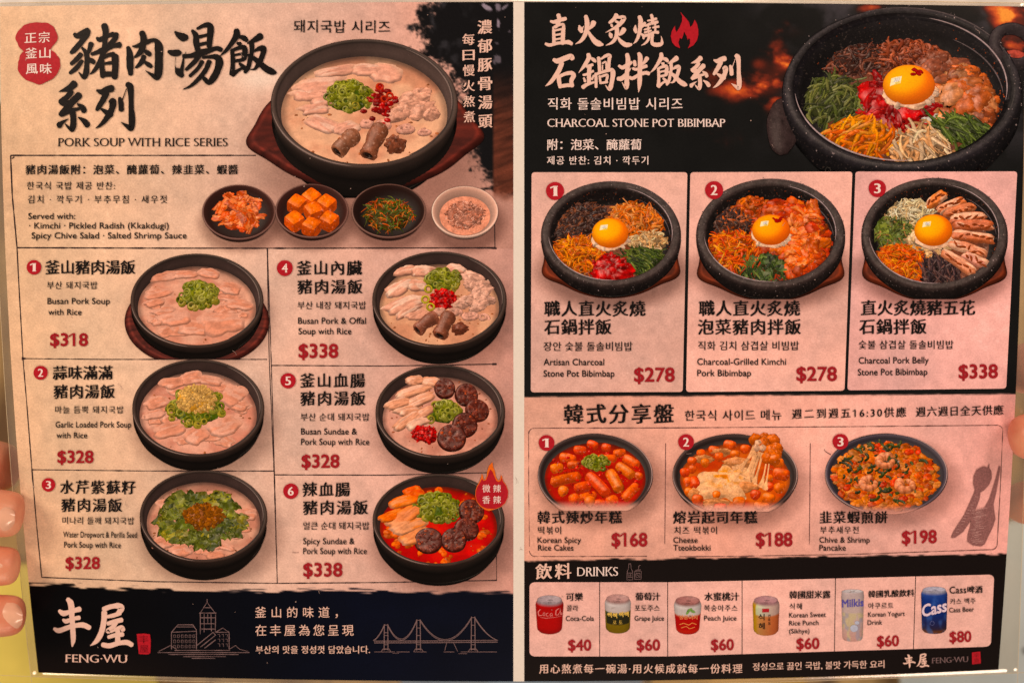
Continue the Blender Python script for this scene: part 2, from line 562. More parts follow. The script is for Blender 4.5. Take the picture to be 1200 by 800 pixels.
        g = fbm(U * 2.2 + s, Vv * 6 + s, 9, 3)
        x = U * lx * wob * (1 - 0.12 * Vv ** 2); y = Vv * ly * wob * (1 - 0.12 * U ** 2)
        z = th * prof + 0.35 * th * (g - 0.5) + bend * (U ** 2)
        z = z + x * math.tan(max(-.6, min(.6, tilt))) + y * math.tan(max(-.6, min(.6, roll)))
        cr, sr = math.cos(rot), math.sin(rot)
        V = np.stack([c[0] + x * cr - y * sr, c[1] + x * sr + y * cr, c[2] + z], 1)
        base = np.asarray(col, float)
        cc = base * (0.86 + 0.28 * g)[:, None]
        if fat is not None:
            t = sstep(0.5, 0.62, fbm(U * 1.2 + s, Vv * nfat + s, 21, 2))[:, None]
            cc = cc * (1 - t) + np.asarray(fat, float) * t
        if melt is None:
            cc = cc * (0.80 + 0.2 * np.clip(prof * 1.6, 0, 1))[:, None]
        else:                                                   # the slice sinks into the broth along its far sides
            t = sstep(0.0, 0.75, prof) * (0.55 + 0.45 * sstep(-.9, .2, -Vv))
            ridge = sstep(.55, .95, -Vv) * (g > .45)
            cc = np.asarray(melt, float) * (1 - t)[:, None] + cc * t[:, None]
            cc = cc * (1 - .28 * ridge)[:, None]
        self.add(part, V, grid_faces(nu, nv), cc, **k)
    def patch(self, part, c, lx, ly, th=.04, rot=0.0, roll=.2, col=(214, 128, 102), fat=None, melt=None, spec=.2, rough=.5, n=44, nr=12, lean=0.0):
        """a thin irregular slice of meat; MELT is the broth it sinks into along its far side"""
        s = self.rng.uniform(0, 90)
        a = np.linspace(0, 2 * np.pi, n, endpoint=False); rr = np.linspace(.02, 1, nr)
        R = 1 + rough * 1.4 * (fbm(np.cos(a) * 1.5 + s, np.sin(a) * 1.5 + s, 3, 3) - .5)
        sq = 1 / np.maximum(np.abs(np.cos(a)) ** 3.2 + np.abs(np.sin(a)) ** 3.2, .3) ** (1 / 3.2)
        X = (rr[:, None] * np.cos(a) * R * sq).ravel(); Y = (rr[:, None] * np.sin(a) * R * sq).ravel()
        rho = np.repeat(rr, n)
        cr, sr = math.cos(rot), math.sin(rot)
        wx = X * lx * cr - Y * ly * sr; wy = X * lx * sr + Y * ly * cr
        g = fbm(X * 2.0 + s, Y * 5 + s, 9, 4); g2 = fbm(X * 7 + s, Y * 16 + s, 19, 2)
        z = th * (1 - rho ** 4) + .5 * th * (g - .5) - wy * roll * .6 + lean * X
        V = np.stack([c[0] + wx, c[1] + wy, c[2] + z], 1)
        cc = np.asarray(col, float) * (.84 + .32 * g)[:, None] * (.94 + .12 * g2)[:, None]
        if fat is not None:
            t = sstep(.5, .62, fbm(X * .9 + s, Y * 2.6 + s, 21, 3))[:, None]
            cc = cc * (1 - t) + np.asarray(fat, float) * t * (.92 + .16 * g2)[:, None]
        th_ = np.tile(a, nr) + rot
        near = sstep(.25, -.5, np.sin(th_))
        cc = cc * (1 - .34 * near * sstep(.84, .97, rho))[:, None] * (1 + .10 * near * sstep(.5, .75, rho) * sstep(.9, .78, rho))[:, None]
        if melt is not None:
            t = 1 - (1 - near * .8) * sstep(.35, .98, rho)
            cc = np.asarray(melt, float) * (1 - t)[:, None] + cc * t[:, None]
        self.add(part, V, grid_faces(n, nr, wrap=True), cc, spec=spec, gloss=20)
    def curl(self, part, c, R, rt, col, turns=1.25, start=0.0, **k):
        t = np.linspace(0, 1, 34); a = start + t * turns * 6.283; r = R * (1 - .55 * t) * (1 + .12 * np.sin(a * 2.3 + start))
        p_ = np.stack([c[0] + r * np.cos(a), c[1] + r * np.sin(a) * .95, c[2] - .25 * r * np.sin(a)], 1)
        cc = np.asarray(col, float) * (.86 + .28 * fbm(t * 14 + start, t * 0, 4))[:, None]
        self.tube(part, p_, rt * (1 + .25 * (fbm(t * 9 + start, t * 0 + 3, 6) - .5)), cc, sides=9, **k)
    def ring(self, part, c, R, rt, axis, col, col_in=None, stretch=1.0, n=16, m=8, **k):
        ax = np.asarray(axis, float); ax /= np.linalg.norm(ax)
        e1 = np.cross(ax, [0.3, 1, 0.1]); e1 /= np.linalg.norm(e1); e2 = np.cross(ax, e1)
        a = np.linspace(0, 2 * np.pi, n, endpoint=False); b = np.linspace(0, 2 * np.pi, m, endpoint=False)
        A, B = np.meshgrid(a, b, indexing='ij'); A = A.ravel(); B = B.ravel()
        rr = R + rt * np.cos(B)
        V = np.asarray(c) + (rr * np.cos(A))[:, None] * e1 + (rr * np.sin(A))[:, None] * e2 + (rt * stretch * np.sin(B))[:, None] * ax
        i = np.arange(n)[:, None]; j = np.arange(m)[None, :]
        F = np.stack([i * m + j, ((i + 1) % n) * m + j, ((i + 1) % n) * m + (j + 1) % m, i * m + (j + 1) % m], -1).reshape(-1, 4)
        cc = np.broadcast_to(np.asarray(col, float), V.shape).copy()
        if col_in is not None:
            t = np.clip(-np.cos(B), 0, 1)[:, None]
            cc = cc * (1 - t) + np.asarray(col_in, float) * t
        self.add(part, V, F, cc, **k)
    def capsule(self, part, p0, p1, rad, col, n=14, spec=0.5, **k):
        p0 = np.asarray(p0, float); p1 = np.asarray(p1, float)
        t = np.linspace(0, 1, n); L = np.linalg.norm(p1 - p0)
        e = min(0.35, rad / L * 0.55)
        r = rad * np.minimum(1, np.minimum(np.sqrt(np.clip(1 - (1 - t / e).clip(0, 1) ** 2, 0.02, 1)), np.sqrt(np.clip(1 - (1 - (1 - t) / e).clip(0, 1) ** 2, 0.02, 1))))
        path = p0 + (p1 - p0) * t[:, None]
        path[:, 2] += rad * 0.25 * np.sin(t * np.pi)
        s = self.rng.uniform(0, 30)
        c = np.asarray(col, float) * (0.88 + 0.24 * fbm(t * 5 + s, t * 0 + s, 2))[:, None]
        self.tube(part, path, r, c, sides=12, spec=spec, **k)

    # ---- vessels
    def soup_bowl(self, depth=0.42, tint=(44, 32, 27), inner=(76, 56, 50), level=-0.17):
        self.level = level
        prof = [(0.70, -depth), (0.86, -depth), (0.95, -depth * 0.72), (0.99, -depth * 0.45), (0.965, -depth * 0.36), (0.985, -0.12), (1.0, -0.06), (1.0, -0.015), (0.985, 0.006), (0.965, 0.008), (0.945, 0.0), (0.93, -0.02), (0.915, -0.09), (0.885, level - 0.01)]
        t = np.array(tint, float); i = np.array(inner, float)
        cols = [t * .35, t * .38, t * .5, t * .6, t * .45, t * .8, t * 1.0, t * 1.15, t * 1.6, t * 1.35, t * 0.95, i * 0.9, i * 0.95, i * 0.75]
        def cf(V):
            c = np.repeat(np.array(cols), 96, axis=0)
            nz = fbm(np.arctan2(V[:, 1], V[:, 0]) * 5, V[:, 2] * 9, self.seed, 3)
            return c * (0.85 + 0.3 * nz)[:, None]
        self.lathe('bowl_print', prof, cf, n=96, spec=0.10, gloss=18, amb=0.5)
        # the thin bright glints that run along the lip
        for a0, a1, R, g in ((math.radians(188), math.radians(262), 0.992, 0.9), (math.radians(-8), math.radians(62), 0.938, 0.8), (math.radians(-60), math.radians(-22), 0.945, 0.5)):
            a = np.linspace(a0, a1, 30); t = np.linspace(0, 1, 30)
            self.tube('bowl_print', np.stack([R * np.cos(a), R * np.sin(a), 0 * a + 0.008], 1), 0.009 * np.sin(t * np.pi) ** 0.5 + 0.0005, np.array([150, 122, 110.]) * g, sides=5, spec=0.1, amb=0.9, lift=0.02)
    def broth(self, c0, c1, dots=(200, 120, 85), flecks=40, level=None, red=False):
        lv = self.level if level is None else level
        s = self.seed * 7.3
        def cf(X, Y):
            n = fbm(X * 4 + s, Y * 4 + s, 5, 4); f = fbm(X * 14 + s, Y * 14, 8, 3)
            c = np.asarray(c0, float) + (np.asarray(c1, float) - np.asarray(c0, float)) * sstep(0.32, 0.68, n)[:, None]
            c = c * (0.90 + 0.2 * f)[:, None] * np.array([.965, .93, .92])
            R = np.hypot(X, Y)
            rim = sstep(0.80, 0.885, R)[:, None]
            c = c * (1 - 0.35 * rim)
            return c * (1 - 0.32 * sstep(0.35, 0.9, Y) * sstep(.55, .9, R))[:, None]
        self.disk('broth_print', 0.89, lv, cf, nr=34, n=120, hf=lambda X, Y: 0.012 * (fbm(X * 7, Y * 7, 4) - .5), spec=0.10, gloss=30, amb=0.5)
        for k in range(flecks):
            a = self.rng.uniform(0, 6.28); R = 0.84 * math.sqrt(self.rng.uniform(0.1, 1)); q = self.rng.uniform(0.006, 0.02)
            self.blob('broth_print', (R * math.cos(a), R * math.sin(a), lv), (q * 1.6, q, 0.012), np.array(dots) * self.rng.uniform(0.85, 1.15), rot=a, nu=7, nv=5, spec=0.4)
    def stone_bowl(self, depth=0.42, floor=-0.34, tint=(46, 35, 32), thick=0.12):
        t = np.array(tint, float)
        prof = [(0.70, -depth), (0.90, -depth), (0.985, -depth * .62), (1.0, -depth * .35), (1.0, -0.05), (0.985, -0.005), (0.96, 0.006), (0.91, 0.006), (1 - thick, 0.0), (0.865, -0.03), (0.85, -0.14), (0.80, -0.26), (0.70, floor), (0.01, floor)]
        cols = [t * .3, t * .36, t * .55, t * .66, t * .8, t * 1.25, t * 1.3, t * 1.15, t * 1.25, t * .8, t * .62, t * .55, t * .4, t * .3]
        def cf(V):
            c = np.repeat(np.array(cols), 120, axis=0)
            ang = np.arctan2(V[:, 1], V[:, 0])
            nz = fbm(ang * 9, V[:, 2] * 14 + np.hypot(V[:, 0], V[:, 1]) * 12, self.seed, 3)
            return c * (0.7 + 0.6 * nz)[:, None]
        self.lathe('stone_bowl_print', prof, cf, n=120, spec=0.12, gloss=12, amb=0.5)
        for k in range(110):                                   # pale mineral specks of the stone
            a = self.rng.uniform(0, 6.28); R = self.rng.uniform(1 - thick, 1.0); z = 0.01
            if self.rng.uniform() < 0.3: R = 1.0; z = -self.rng.uniform(0, depth * .4)
            q = self.rng.uniform(0.003, 0.008)
            self.blob('stone_bowl_print', (R * math.cos(a), R * math.sin(a), z), (q, q, q), np.array([168, 142, 134]) * self.rng.uniform(.5, 1.1), nu=5, nv=4, spec=0, amb=.9)
        for k in range(60):                                    # browned flecks on the inner wall
            a = self.rng.uniform(-0.3, 2.6); R = self.rng.uniform(0.80, 0.865); q = self.rng.uniform(0.003, 0.008)
            z = -0.03 - (0.865 - R) * 3.2
            self.blob('stone_bowl_print', (R * math.cos(a), R * math.sin(a), z), (q, q, q), np.array([150, 72, 48]) * self.rng.uniform(.6, 1.2), nu=5, nv=4, spec=0, amb=.9)
        for a0, a1, R, z, g in ((math.radians(185), math.radians(275), 0.895, 0.012, 1.0), (math.radians(-10), math.radians(75), 0.875, 0.006, 1.0), (math.radians(5), math.radians(60), 0.845, -0.13, .55), (math.radians(20), math.radians(110), 0.965, 0.012, .5)):
            a = np.linspace(a0, a1, 34); t = np.linspace(0, 1, 34)
            self.tube('stone_bowl_print', np.stack([R * np.cos(a), R * np.sin(a), 0 * a + z], 1), (0.007 * np.sin(t * np.pi) ** 0.5 + 0.0005), np.array([165, 138, 132.]) * g, sides=5, spec=0.1, amb=.9, lift=.02)
        self.level = floor
    def pan(self, depth=0.16, level=-0.09, tint=(46, 33, 30)):
        t = np.array(tint, float); self.level = level
        prof = [(0.6, -depth), (0.86, -depth), (0.97, -depth * .5), (1.0, -0.01), (0.985, 0.008), (0.955, 0.0), (0.93, -0.03), (0.87, level), (0.01, level)]
        cols = [t * .4, t * .45, t * .55, t * .9, t * 1.7, t * 1.2, t * .9, t * .8, t * .6]
        self.lathe('pan_print', prof, np.array(cols), n=110, spec=0.15, gloss=14, amb=.5)
        for a0, a1, R, g in ((math.radians(170), math.radians(270), 0.992, 1.0), (math.radians(-25), math.radians(70), 0.985, 1.1), (math.radians(80), math.radians(160), 0.99, .5)):
            a = np.linspace(a0, a1, 30); q = np.linspace(0, 1, 30)
            self.tube('pan_print', np.stack([R * np.cos(a), R * np.sin(a), 0 * a + .01], 1), 0.008 * np.sin(q * np.pi) ** .5 + .0005, np.array([160, 128, 118.]) * g, sides=5, spec=.1, amb=.9, lift=.02)
    def board(self, z=-0.46, R=1.14, col=(120, 62, 42), ears=True, a_ear=(200, 338), squash=0.9, grain=22):
        c = np.asarray(col, float)
        n = 120; nr = 22
        a = np.linspace(0, 2 * np.pi, n, endpoint=False)
        Ra = np.full(n, R)
        if ears:
            for e in a_ear:
                d = (a - math.radians(e) + np.pi) % (2 * np.pi) - np.pi
                Ra = Ra + 0.13 * np.exp(-(d / 0.22) ** 2)
        rr = np.linspace(0.4, 1, nr)
        X = (rr[:, None] * Ra * np.cos(a)).ravel(); Y = (rr[:, None] * Ra * np.sin(a) * squash).ravel()
        e = np.repeat(rr, n)
        Z = z - 0.05 * sstep(0.965, 1.0, e)
        g = fbm(X * 2.0, Y * grain, self.seed + 3, 3)
        cc = c * (0.55 + 0.9 * g)[:, None] * (1 - 0.5 * sstep(0.75, 0.45, e))[:, None]
        cc = np.where((e > 0.985)[:, None], cc * 0.5, cc)
        ridge = ((e > 0.93) & (e < 0.97))[:, None]
        cc = np.where(ridge, cc * 1.35, cc)
        self.add('board_print', np.stack([X, Y, Z], 1), grid_faces(n, nr, wrap=True), cc, spec=0.05, amb=.6)
    # ---- toppings
    def scallions(self, c, rx, ry, n, size=0.05, h=0.10, yellow=0.35):
        z0 = self.level + 0.02
        g = self.rng
        self.blob('scallion_print', (c[0], c[1], z0), (rx * .8, ry * .8, h * .8), (96, 112, 40), bump=.25, freq=5, nu=20, nv=12, mult=.6)
        for k in range(n):
            a = g.uniform(0, 6.28); q = math.sqrt(g.uniform(0, 1))
            x = c[0] + rx * q * math.cos(a); y = c[1] + ry * q * math.sin(a)
            z = z0 + h * (1 - q * q) * g.uniform(.75, 1.15) + 0.02
            s = size * g.uniform(.75, 1.2)
            ax = np.array([g.normal(0, .45) + .3 * math.cos(a), g.normal(0, .45) - .35, 1.0])
            t = g.uniform()
            col = np.array([122, 120, 44]) * (1 - t) + np.array([182, 168, 88]) * t
            if q > .8 and g.uniform() < yellow: col = np.array([196, 168, 84])
            m = 0.62 + .5 * (1 - q) * g.uniform(.7, 1) + .1
            self.ring('scallion_print', (x, y, z), s * .72, s * .30, ax, col, col_in=col * .62, stretch=2.0, n=14, m=8, mult=min(m, 1.1), spec=.35)
    def paste(self, c, rx, ry, h, col=(150, 20, 24), lumps=60, part='chilli_paste_print'):
        g = self.rng; z0 = self.level + .02
        self.blob(part, (c[0], c[1], z0), (rx, ry, h), col, bump=.32, freq=4.5, nu=56, nv=30, var=.7, spec=.5, gloss=24)
        for k in range(lumps // 2):
            a = g.uniform(0, 6.28); q = math.sqrt(g.uniform(0, .9))
            s = g.uniform(.07, .14) * min(rx, ry)
            self.blob(part, (c[0] + rx * q * math.cos(a), c[1] + ry * q * math.sin(a), z0 + h * math.sqrt(max(0, 1 - q * q)) * .84), (s * 2.6, s * .9, s * .9), np.array(col) * g.uniform(.78, 1.15), rot=g.uniform(0, 3), bump=.6, nu=16, nv=9, freq=2.2, var=.5, spec=.45, gloss=20)
    def egg(self, c, R, z=0.0, col=(250, 160, 22), h=.52, red=False, shine=(-.35, -.05)):
        g = self.rng
        self.blob('egg_white_print', (c[0] + .05 * R, c[1] - .22 * R, z - .01), (R * 1.03, R * .92, .03), (226, 172, 138), bump=.22, freq=2.4, nu=40, nv=14, var=.2, spec=.3)
        for k in range(5):
            a = g.uniform(3.4, 6.6)
            self.blob('egg_white_print', (c[0] + R * .98 * math.cos(a), c[1] - .1 * R + R * .86 * math.sin(a), z - .01), (R * .22, R * .13, .03), (232, 188, 158), rot=a, bump=.4, spec=.3)
        n, m = 44, 20
        th = np.linspace(0.001, np.pi * .62, m); ph = np.linspace(0, 2 * np.pi, n, endpoint=False)
        X = R * (np.sin(th)[:, None] * np.cos(ph)).ravel(); Y = R * (np.sin(th)[:, None] * np.sin(ph)).ravel(); Z = R * h * np.repeat(np.cos(th), n)
        q = np.hypot(X, Y) / R
        cc = np.array(col, float) * (1 - .12 * q ** 3)[:, None] * np.array([1, 1, 1])
        cc[:, 1] *= (1 - .22 * sstep(.55, 1, q + .25 * X / R))
        self.add('egg_print', np.stack([c[0] + X, c[1] + Y, z + .03 + Z], 1), grid_faces(n, m, wrap=True), cc, spec=.28, gloss=10, amb=.66)
        sx, sy = shine
        for (dx, dy, w_, h_, cl) in ((sx, sy, .20, .16, (255, 226, 176)), (sx + .03, sy + .02, .11, .09, (255, 244, 224)), (sx + .06, sy - .12, .10, .05, (255, 206, 130))):
            x, y = dx * R, dy * R
            zz = z + .03 + R * h * math.sqrt(max(0, 1 - dx * dx - dy * dy))
            u = np.linspace(-1, 1, 6); U, Vv = np.meshgrid(u, u)
            XX = x + R * w_ * U.ravel() + .15 * R * w_ * Vv.ravel(); YY = y + R * h_ * Vv.ravel()
            ZZ = z + .034 + R * h * np.sqrt(np.clip(1 - (XX ** 2 + YY ** 2) / R ** 2, 0, 1)) + .02
            self.add('egg_print', np.stack([c[0] + XX, c[1] + YY, ZZ], 1), grid_faces(6, 6), cl, spec=0, amb=1.0, lift=.02)
        if red:
            for k in range(9):
                self.blob('egg_print', (c[0] + R * g.normal(.32, .13), c[1] + R * g.normal(.28, .09), z + .03 + R * h * .88), (R * .13, R * .06, .015), (204, 44, 26), rot=g.uniform(-1, .2), nu=8, nv=5, spec=.3, lift=.04)
    def shreds(self, part, c, rx, ry, h, n, L, rad, cols, z0=None, curl=.9, dirn=None, spread=3.14, flatness=.35, spec=.3, drop=.5, under=.37):
        g = self.rng; z0 = self.level + .02 if z0 is None else z0
        n = int(n * 1.9 * self.grow ** 2); rad = rad * .62; rx = rx * self.grow; ry = ry * self.grow; h = h * self.grow
        cols = np.asarray(cols, float)
        self.blob(part, (c[0], c[1], z0), (rx * .92, ry * .92, h * .72), cols.mean(0) * under * 1.65, bump=.22, freq=5, nu=24, nv=12, var=.5, mult=.6, spec=0.05)
        for k in range(n):
            a = g.uniform(0, 6.28); q = math.sqrt(g.uniform(0, 1))
            lev = g.uniform(0, 1) ** .7
            x = c[0] + rx * q * math.cos(a); y = c[1] + ry * q * math.sin(a)
            z = z0 + h * (1 - q ** 2 * drop * 1.6) * (.45 + .55 * lev)
            th = g.uniform(0, 6.28) if dirn is None else dirn + g.normal(0, spread)
            l = L * g.uniform(.5, 1.2); m = 8
            t = np.linspace(-.5, .5, m)
            bend = g.normal(0, curl); b2 = g.normal(0, curl)
            ang = th + bend * t * 2 + b2 * (t * 2) ** 2
            dx = np.cumsum(np.cos(ang)) * l / m; dy = np.cumsum(np.sin(ang)) * l / m
            dx -= dx.mean(); dy -= dy.mean()
            dz = (g.normal(0, .25) * t - g.uniform(0, flatness) * (t * 2) ** 2) * l
            r = rad * g.uniform(.7, 1.25) * np.clip(np.cos(t * 2.6), .3, 1)
            col = cols[g.integers(len(cols))] * g.uniform(.84, 1.12)
            far = np.hypot(x + dx, y + dy).max()
            kf = min(1.0, .83 / far)
            self.tube(part, np.stack([(x + dx) * kf, (y + dy) * kf, z + dz], 1), r, col, sides=5, spec=spec, gloss=18, mult=.30 + .82 * lev)
    def chunks(self, part, c, rx, ry, h, n, size, cols, z0=None, flat=.55, bump=.28, spec=.3, long=1.5):
        g = self.rng; z0 = self.level + .02 if z0 is None else z0
        rx = rx * self.grow; ry = ry * self.grow; n = int(n * self.grow ** 2); h = h * self.grow
        cols = np.asarray(cols, float)
        self.blob(part, (c[0] * .92, c[1] * .92, z0), (rx * .78, ry * .78, h * .7), cols.mean(0) * .6, bump=.25, freq=5, nu=24, nv=12, var=.5, mult=.6)
        for k in range(n):
            a = g.uniform(0, 6.28); q = math.sqrt(g.uniform(0, 1)); lev = g.uniform(0, 1)
            z = z0 + h * (1 - q * q * .8) * (.5 + .5 * lev)
            s = size * g.uniform(.7, 1.3)
            x = c[0] + rx * q * math.cos(a); y = c[1] + ry * q * math.sin(a)
            kf = min(1.0, (.82 - s * long) / max(math.hypot(x, y), 1e-6))
            self.blob(part, (x * kf, y * kf, z), (s * long * g.uniform(.8, 1.2), s, s * flat), cols[g.integers(len(cols))] * g.uniform(.85, 1.12), rot=g.uniform(0, 6.28), bump=bump, nu=16, nv=10, freq=3, var=.3, spec=spec, gloss=22, mult=.5 + .55 * lev)
    def leaves(self, part, c, rx, ry, h, n, size, cols, z0=None):
        g = self.rng; z0 = self.level + .03 if z0 is None else z0
        cols = np.asarray(cols, float)
        for k in range(n):
            a = g.uniform(0, 6.28); q = math.sqrt(g.uniform(0, 1)); lev = g.uniform(0, 1)
            s = size * g.uniform(.6, 1.25); th = a + g.normal(0, .7)
            nu, nv = 11, 7
            u = np.linspace(0, 1, nu); v = np.linspace(-1, 1, nv); U, Vv = np.meshgrid(u, v); U = U.ravel(); Vv = Vv.ravel()
            wd = np.sin(np.pi * U ** .75) * (0.75 + .35 * np.abs(np.sin(U * 9))) * .46 * s
            X = (U - .4) * s; Y = Vv * wd
            Z = .16 * s * np.abs(Vv) * g.uniform(.2, 1.4) - .35 * s * (U - .3) ** 2 * g.uniform(0, 1.8) + .05 * s * np.sin(U * 12 + k)
            cr, sr = math.cos(th), math.sin(th)
            V = np.stack([c[0] + rx * q * math.cos(a) + X * cr - Y * sr, c[1] + ry * q * math.sin(a) + X * sr + Y * cr, z0 + h * (1 - q * q * .7) * (.4 + .6 * lev) + Z], 1)
            cc = cols[g.integers(len(cols))] * g.uniform(.8, 1.2) * (1 + .25 * np.exp(-(Vv * 5) ** 2) + .25 * (fbm(U * 6 + k, Vv * 3, 4) - .5))[:, None]
            self.add(part, V, grid_faces(nu, nv), cc, spec=.22, gloss=14, mult=.5 + .6 * lev)
    def sausage_slice(self, c, R, tilt=(0.1, -.5), th=.10, z=None):
        """a round of dark blood sausage, lumpy and glossy, leaning towards the viewer"""
        g = self.rng; z = self.level + .10 if z is None else z
        ax = np.array([tilt[0], tilt[1], 1.0]); ax /= np.linalg.norm(ax)
        e1 = np.cross([0, 1, 0.2], ax); e1 /= np.linalg.norm(e1); e2 = np.cross(ax, e1)
        n = 34; rr = np.array([0.001, .2, .4, .6, .76, .88, .95, 1.0, 1.0, .97]); zz = np.array([0, 0, 0, 0, 0, -.005, -.015, -.04, -th * .7, -th]) * 1.0
        a = np.linspace(0, 2 * np.pi, n, endpoint=False); s = g.uniform(0, 60)
        wob = 1 + .05 * (fbm(np.cos(a) * 1.0 + s, np.sin(a) * 1.5 + s, 2) - .5) * 2
        X = (rr[:, None] * np.cos(a) * wob).ravel() * R; Y = (rr[:, None] * np.sin(a) * wob).ravel() * R
        nz = fbm(X / R * 5 + s, Y / R * 5 + s, 6, 3)
        Z = np.repeat(zz, n) + .035 * (nz - .5) * (np.repeat(rr, n) < .93)
        V = np.asarray([c[0], c[1], z]) + X[:, None] * e1 + Y[:, None] * e2 + Z[:, None] * ax
        base = np.array([92, 36, 28.]); t = sstep(.55, .75, nz)[:, None]
        cc = base * (.65 + .7 * nz)[:, None] * (1 - t) + np.array([136, 66, 52.]) * t
        skin = (np.repeat(rr, n) > .9)[:, None]
        cc = np.where(skin, cc * .7, cc)
        self.add('sausage_slice_print', V, grid_faces(n, len(rr), wrap=True), cc, spec=.3, gloss=16)
        for k in range(26):
            q = math.sqrt(g.uniform(0, .75)); b = g.uniform(0, 6.28); sz = g.uniform(.05, .12) * R
            p = np.asarray([c[0], c[1], z]) + R * q * math.cos(b) * e1 + R * q * math.sin(b) * e2 + .006 * ax
            pick = g.uniform()
            col = (104, 46, 38) if pick < .6 else ((150, 70, 52) if pick < .9 else (186, 84, 58))
            self.blob('sausage_slice_print', p, (sz * 1.3, sz, sz * .6), np.array(col) * g.uniform(.7, 1.15), rot=g.uniform(0, 3), nu=8, nv=6, spec=.55, gloss=26)
    def wall_tube(self, part, p0, p1, R, col, n=16, rough=.3):
        """a hollow piece of offal: an open-ended tube with a dark mouth"""
        p0 = np.asarray(p0, float); p1 = np.asarray(p1, float); g = self.rng; s = g.uniform(0, 50)
        t = np.linspace(0, 1, n); path = p0 + (p1 - p0) * t[:, None]
        path[:, 2] += .3 * R * np.sin(t * 3.1)
        rad = R * (1 + rough * (fbm(t * 5 + s, t * 0, 3) - .5) * 2)
        c = np.asarray(col, float) * (.85 + .3 * fbm(t * 5 + s, t * 0 + 2, 5))[:, None]
        self.tube(part, path, rad, c, sides=16, spec=.35, gloss=16)
        d = (p1 - p0) / np.linalg.norm(p1 - p0)
        self.ring(part, p1 + d * .005, R * .80, R * .26, d, np.asarray(col) * 1.15, col_in=np.asarray(col) * .5, n=18, m=8, spec=.3)
        self.blob(part, p1 - d * R * .3, (R * .62, R * .62, R * .62), np.asarray(col) * .28, bump=.05, nu=12, nv=8, spec=0)
    def shrimp(self, c, R, z, start=0.4, part='shrimp_print'):
        m = 40; t = np.linspace(0, 1, m); a = start + t * 5.6
        seg = (.5 + .5 * np.cos(t * 2 * np.pi * 7)) ** 3
        rad = R * .43 * (1 - .55 * t) * (1 - .05 * seg)
        path = np.stack([c[0] + R * .57 * np.cos(a), c[1] + R * .57 * np.sin(a), z + 0 * t], 1)
        col = np.array([236, 128, 88.]) * (1 - .20 * seg)[:, None] + np.array([10, 20, 18.]) * (1 - seg)[:, None]
        self.tube(part, path, rad, col, sides=12, spec=.3, gloss=14)

# ------------------------------------------------------------------ the menu: sheet, pages, film
root = bpy.data.objects.new('laminated_menu', None)
COL.objects.link(root)
root.location = W(600, 797, -0.03)
root.empty_display_size = 0.02
tag(root, 'laminated double-page restaurant menu with photographed soups, stone-pot dishes and canned drinks', 'menu')
bpy.context.view_layer.update()

def x_left(y): return 45.0 * (np.asarray(y, float) / 788.0) ** 2
def x_right(y): return 1201.0 - 31.0 * (np.asarray(y, float) / 784.0) ** 2
def y_top(x): return 2.6 + 5.4 * ((np.asarray(x, float) - 600) / 600) ** 2
def y_bot(x):
    x = np.asarray(x, float)
    return 797.8 - 10.3 * np.clip((600 - x) / 555, 0, 1.1) ** 2 - 13.8 * np.clip((x - 600) / 570, 0, 1.1) ** 2

SHADOWS = []      # soft printed shadows under the photographed bowls: cx, cy, rx, ry, strength

def with_shadows(px, py, c):
    m = np.ones_like(px)
    for cx, cy, rx, ry, s in SHADOWS:
        d = np.hypot((px - cx) / rx, (py - cy) / ry)
        m = m * (1 - s * (1 - sstep(0.72, 1.12, d)))
    return c * m[:, None] ** np.array([0.85, 1.0, 1.05])

def parch(px, py, c0, seed=1):
    n1 = fbm(px / 70, py / 70, seed, 4) - .5
    n2 = fbm(px / 9, py / 9, seed + 5, 3) - .5
    n3 = fbm(px / 240, py / 110, seed + 9, 2) - .5
    fleck = sstep(.80, .90, vnoise(px / 2.1, py / 2.1, seed + 3)) * sstep(.5, .7, fbm(px / 30, py / 30, seed + 31, 2))
    m = 1 + .13 * n1 + .13 * n2 + .13 * n3
    c = np.asarray(c0, float) * m[:, None]
    c = c + (n1 * np.array([[6.], [-5.], [-8.]])).T
    return c + (fleck * 9)[:, None]

def ramp(px, stops):
    xs = [s[0] for s in stops]
    return np.stack([np.interp(px, xs, [s[1][k] for s in stops]) for k in range(3)], 1)

def mix(c, col, m):
    return c * (1 - m[:, None]) + np.asarray(col, float) * m[:, None]

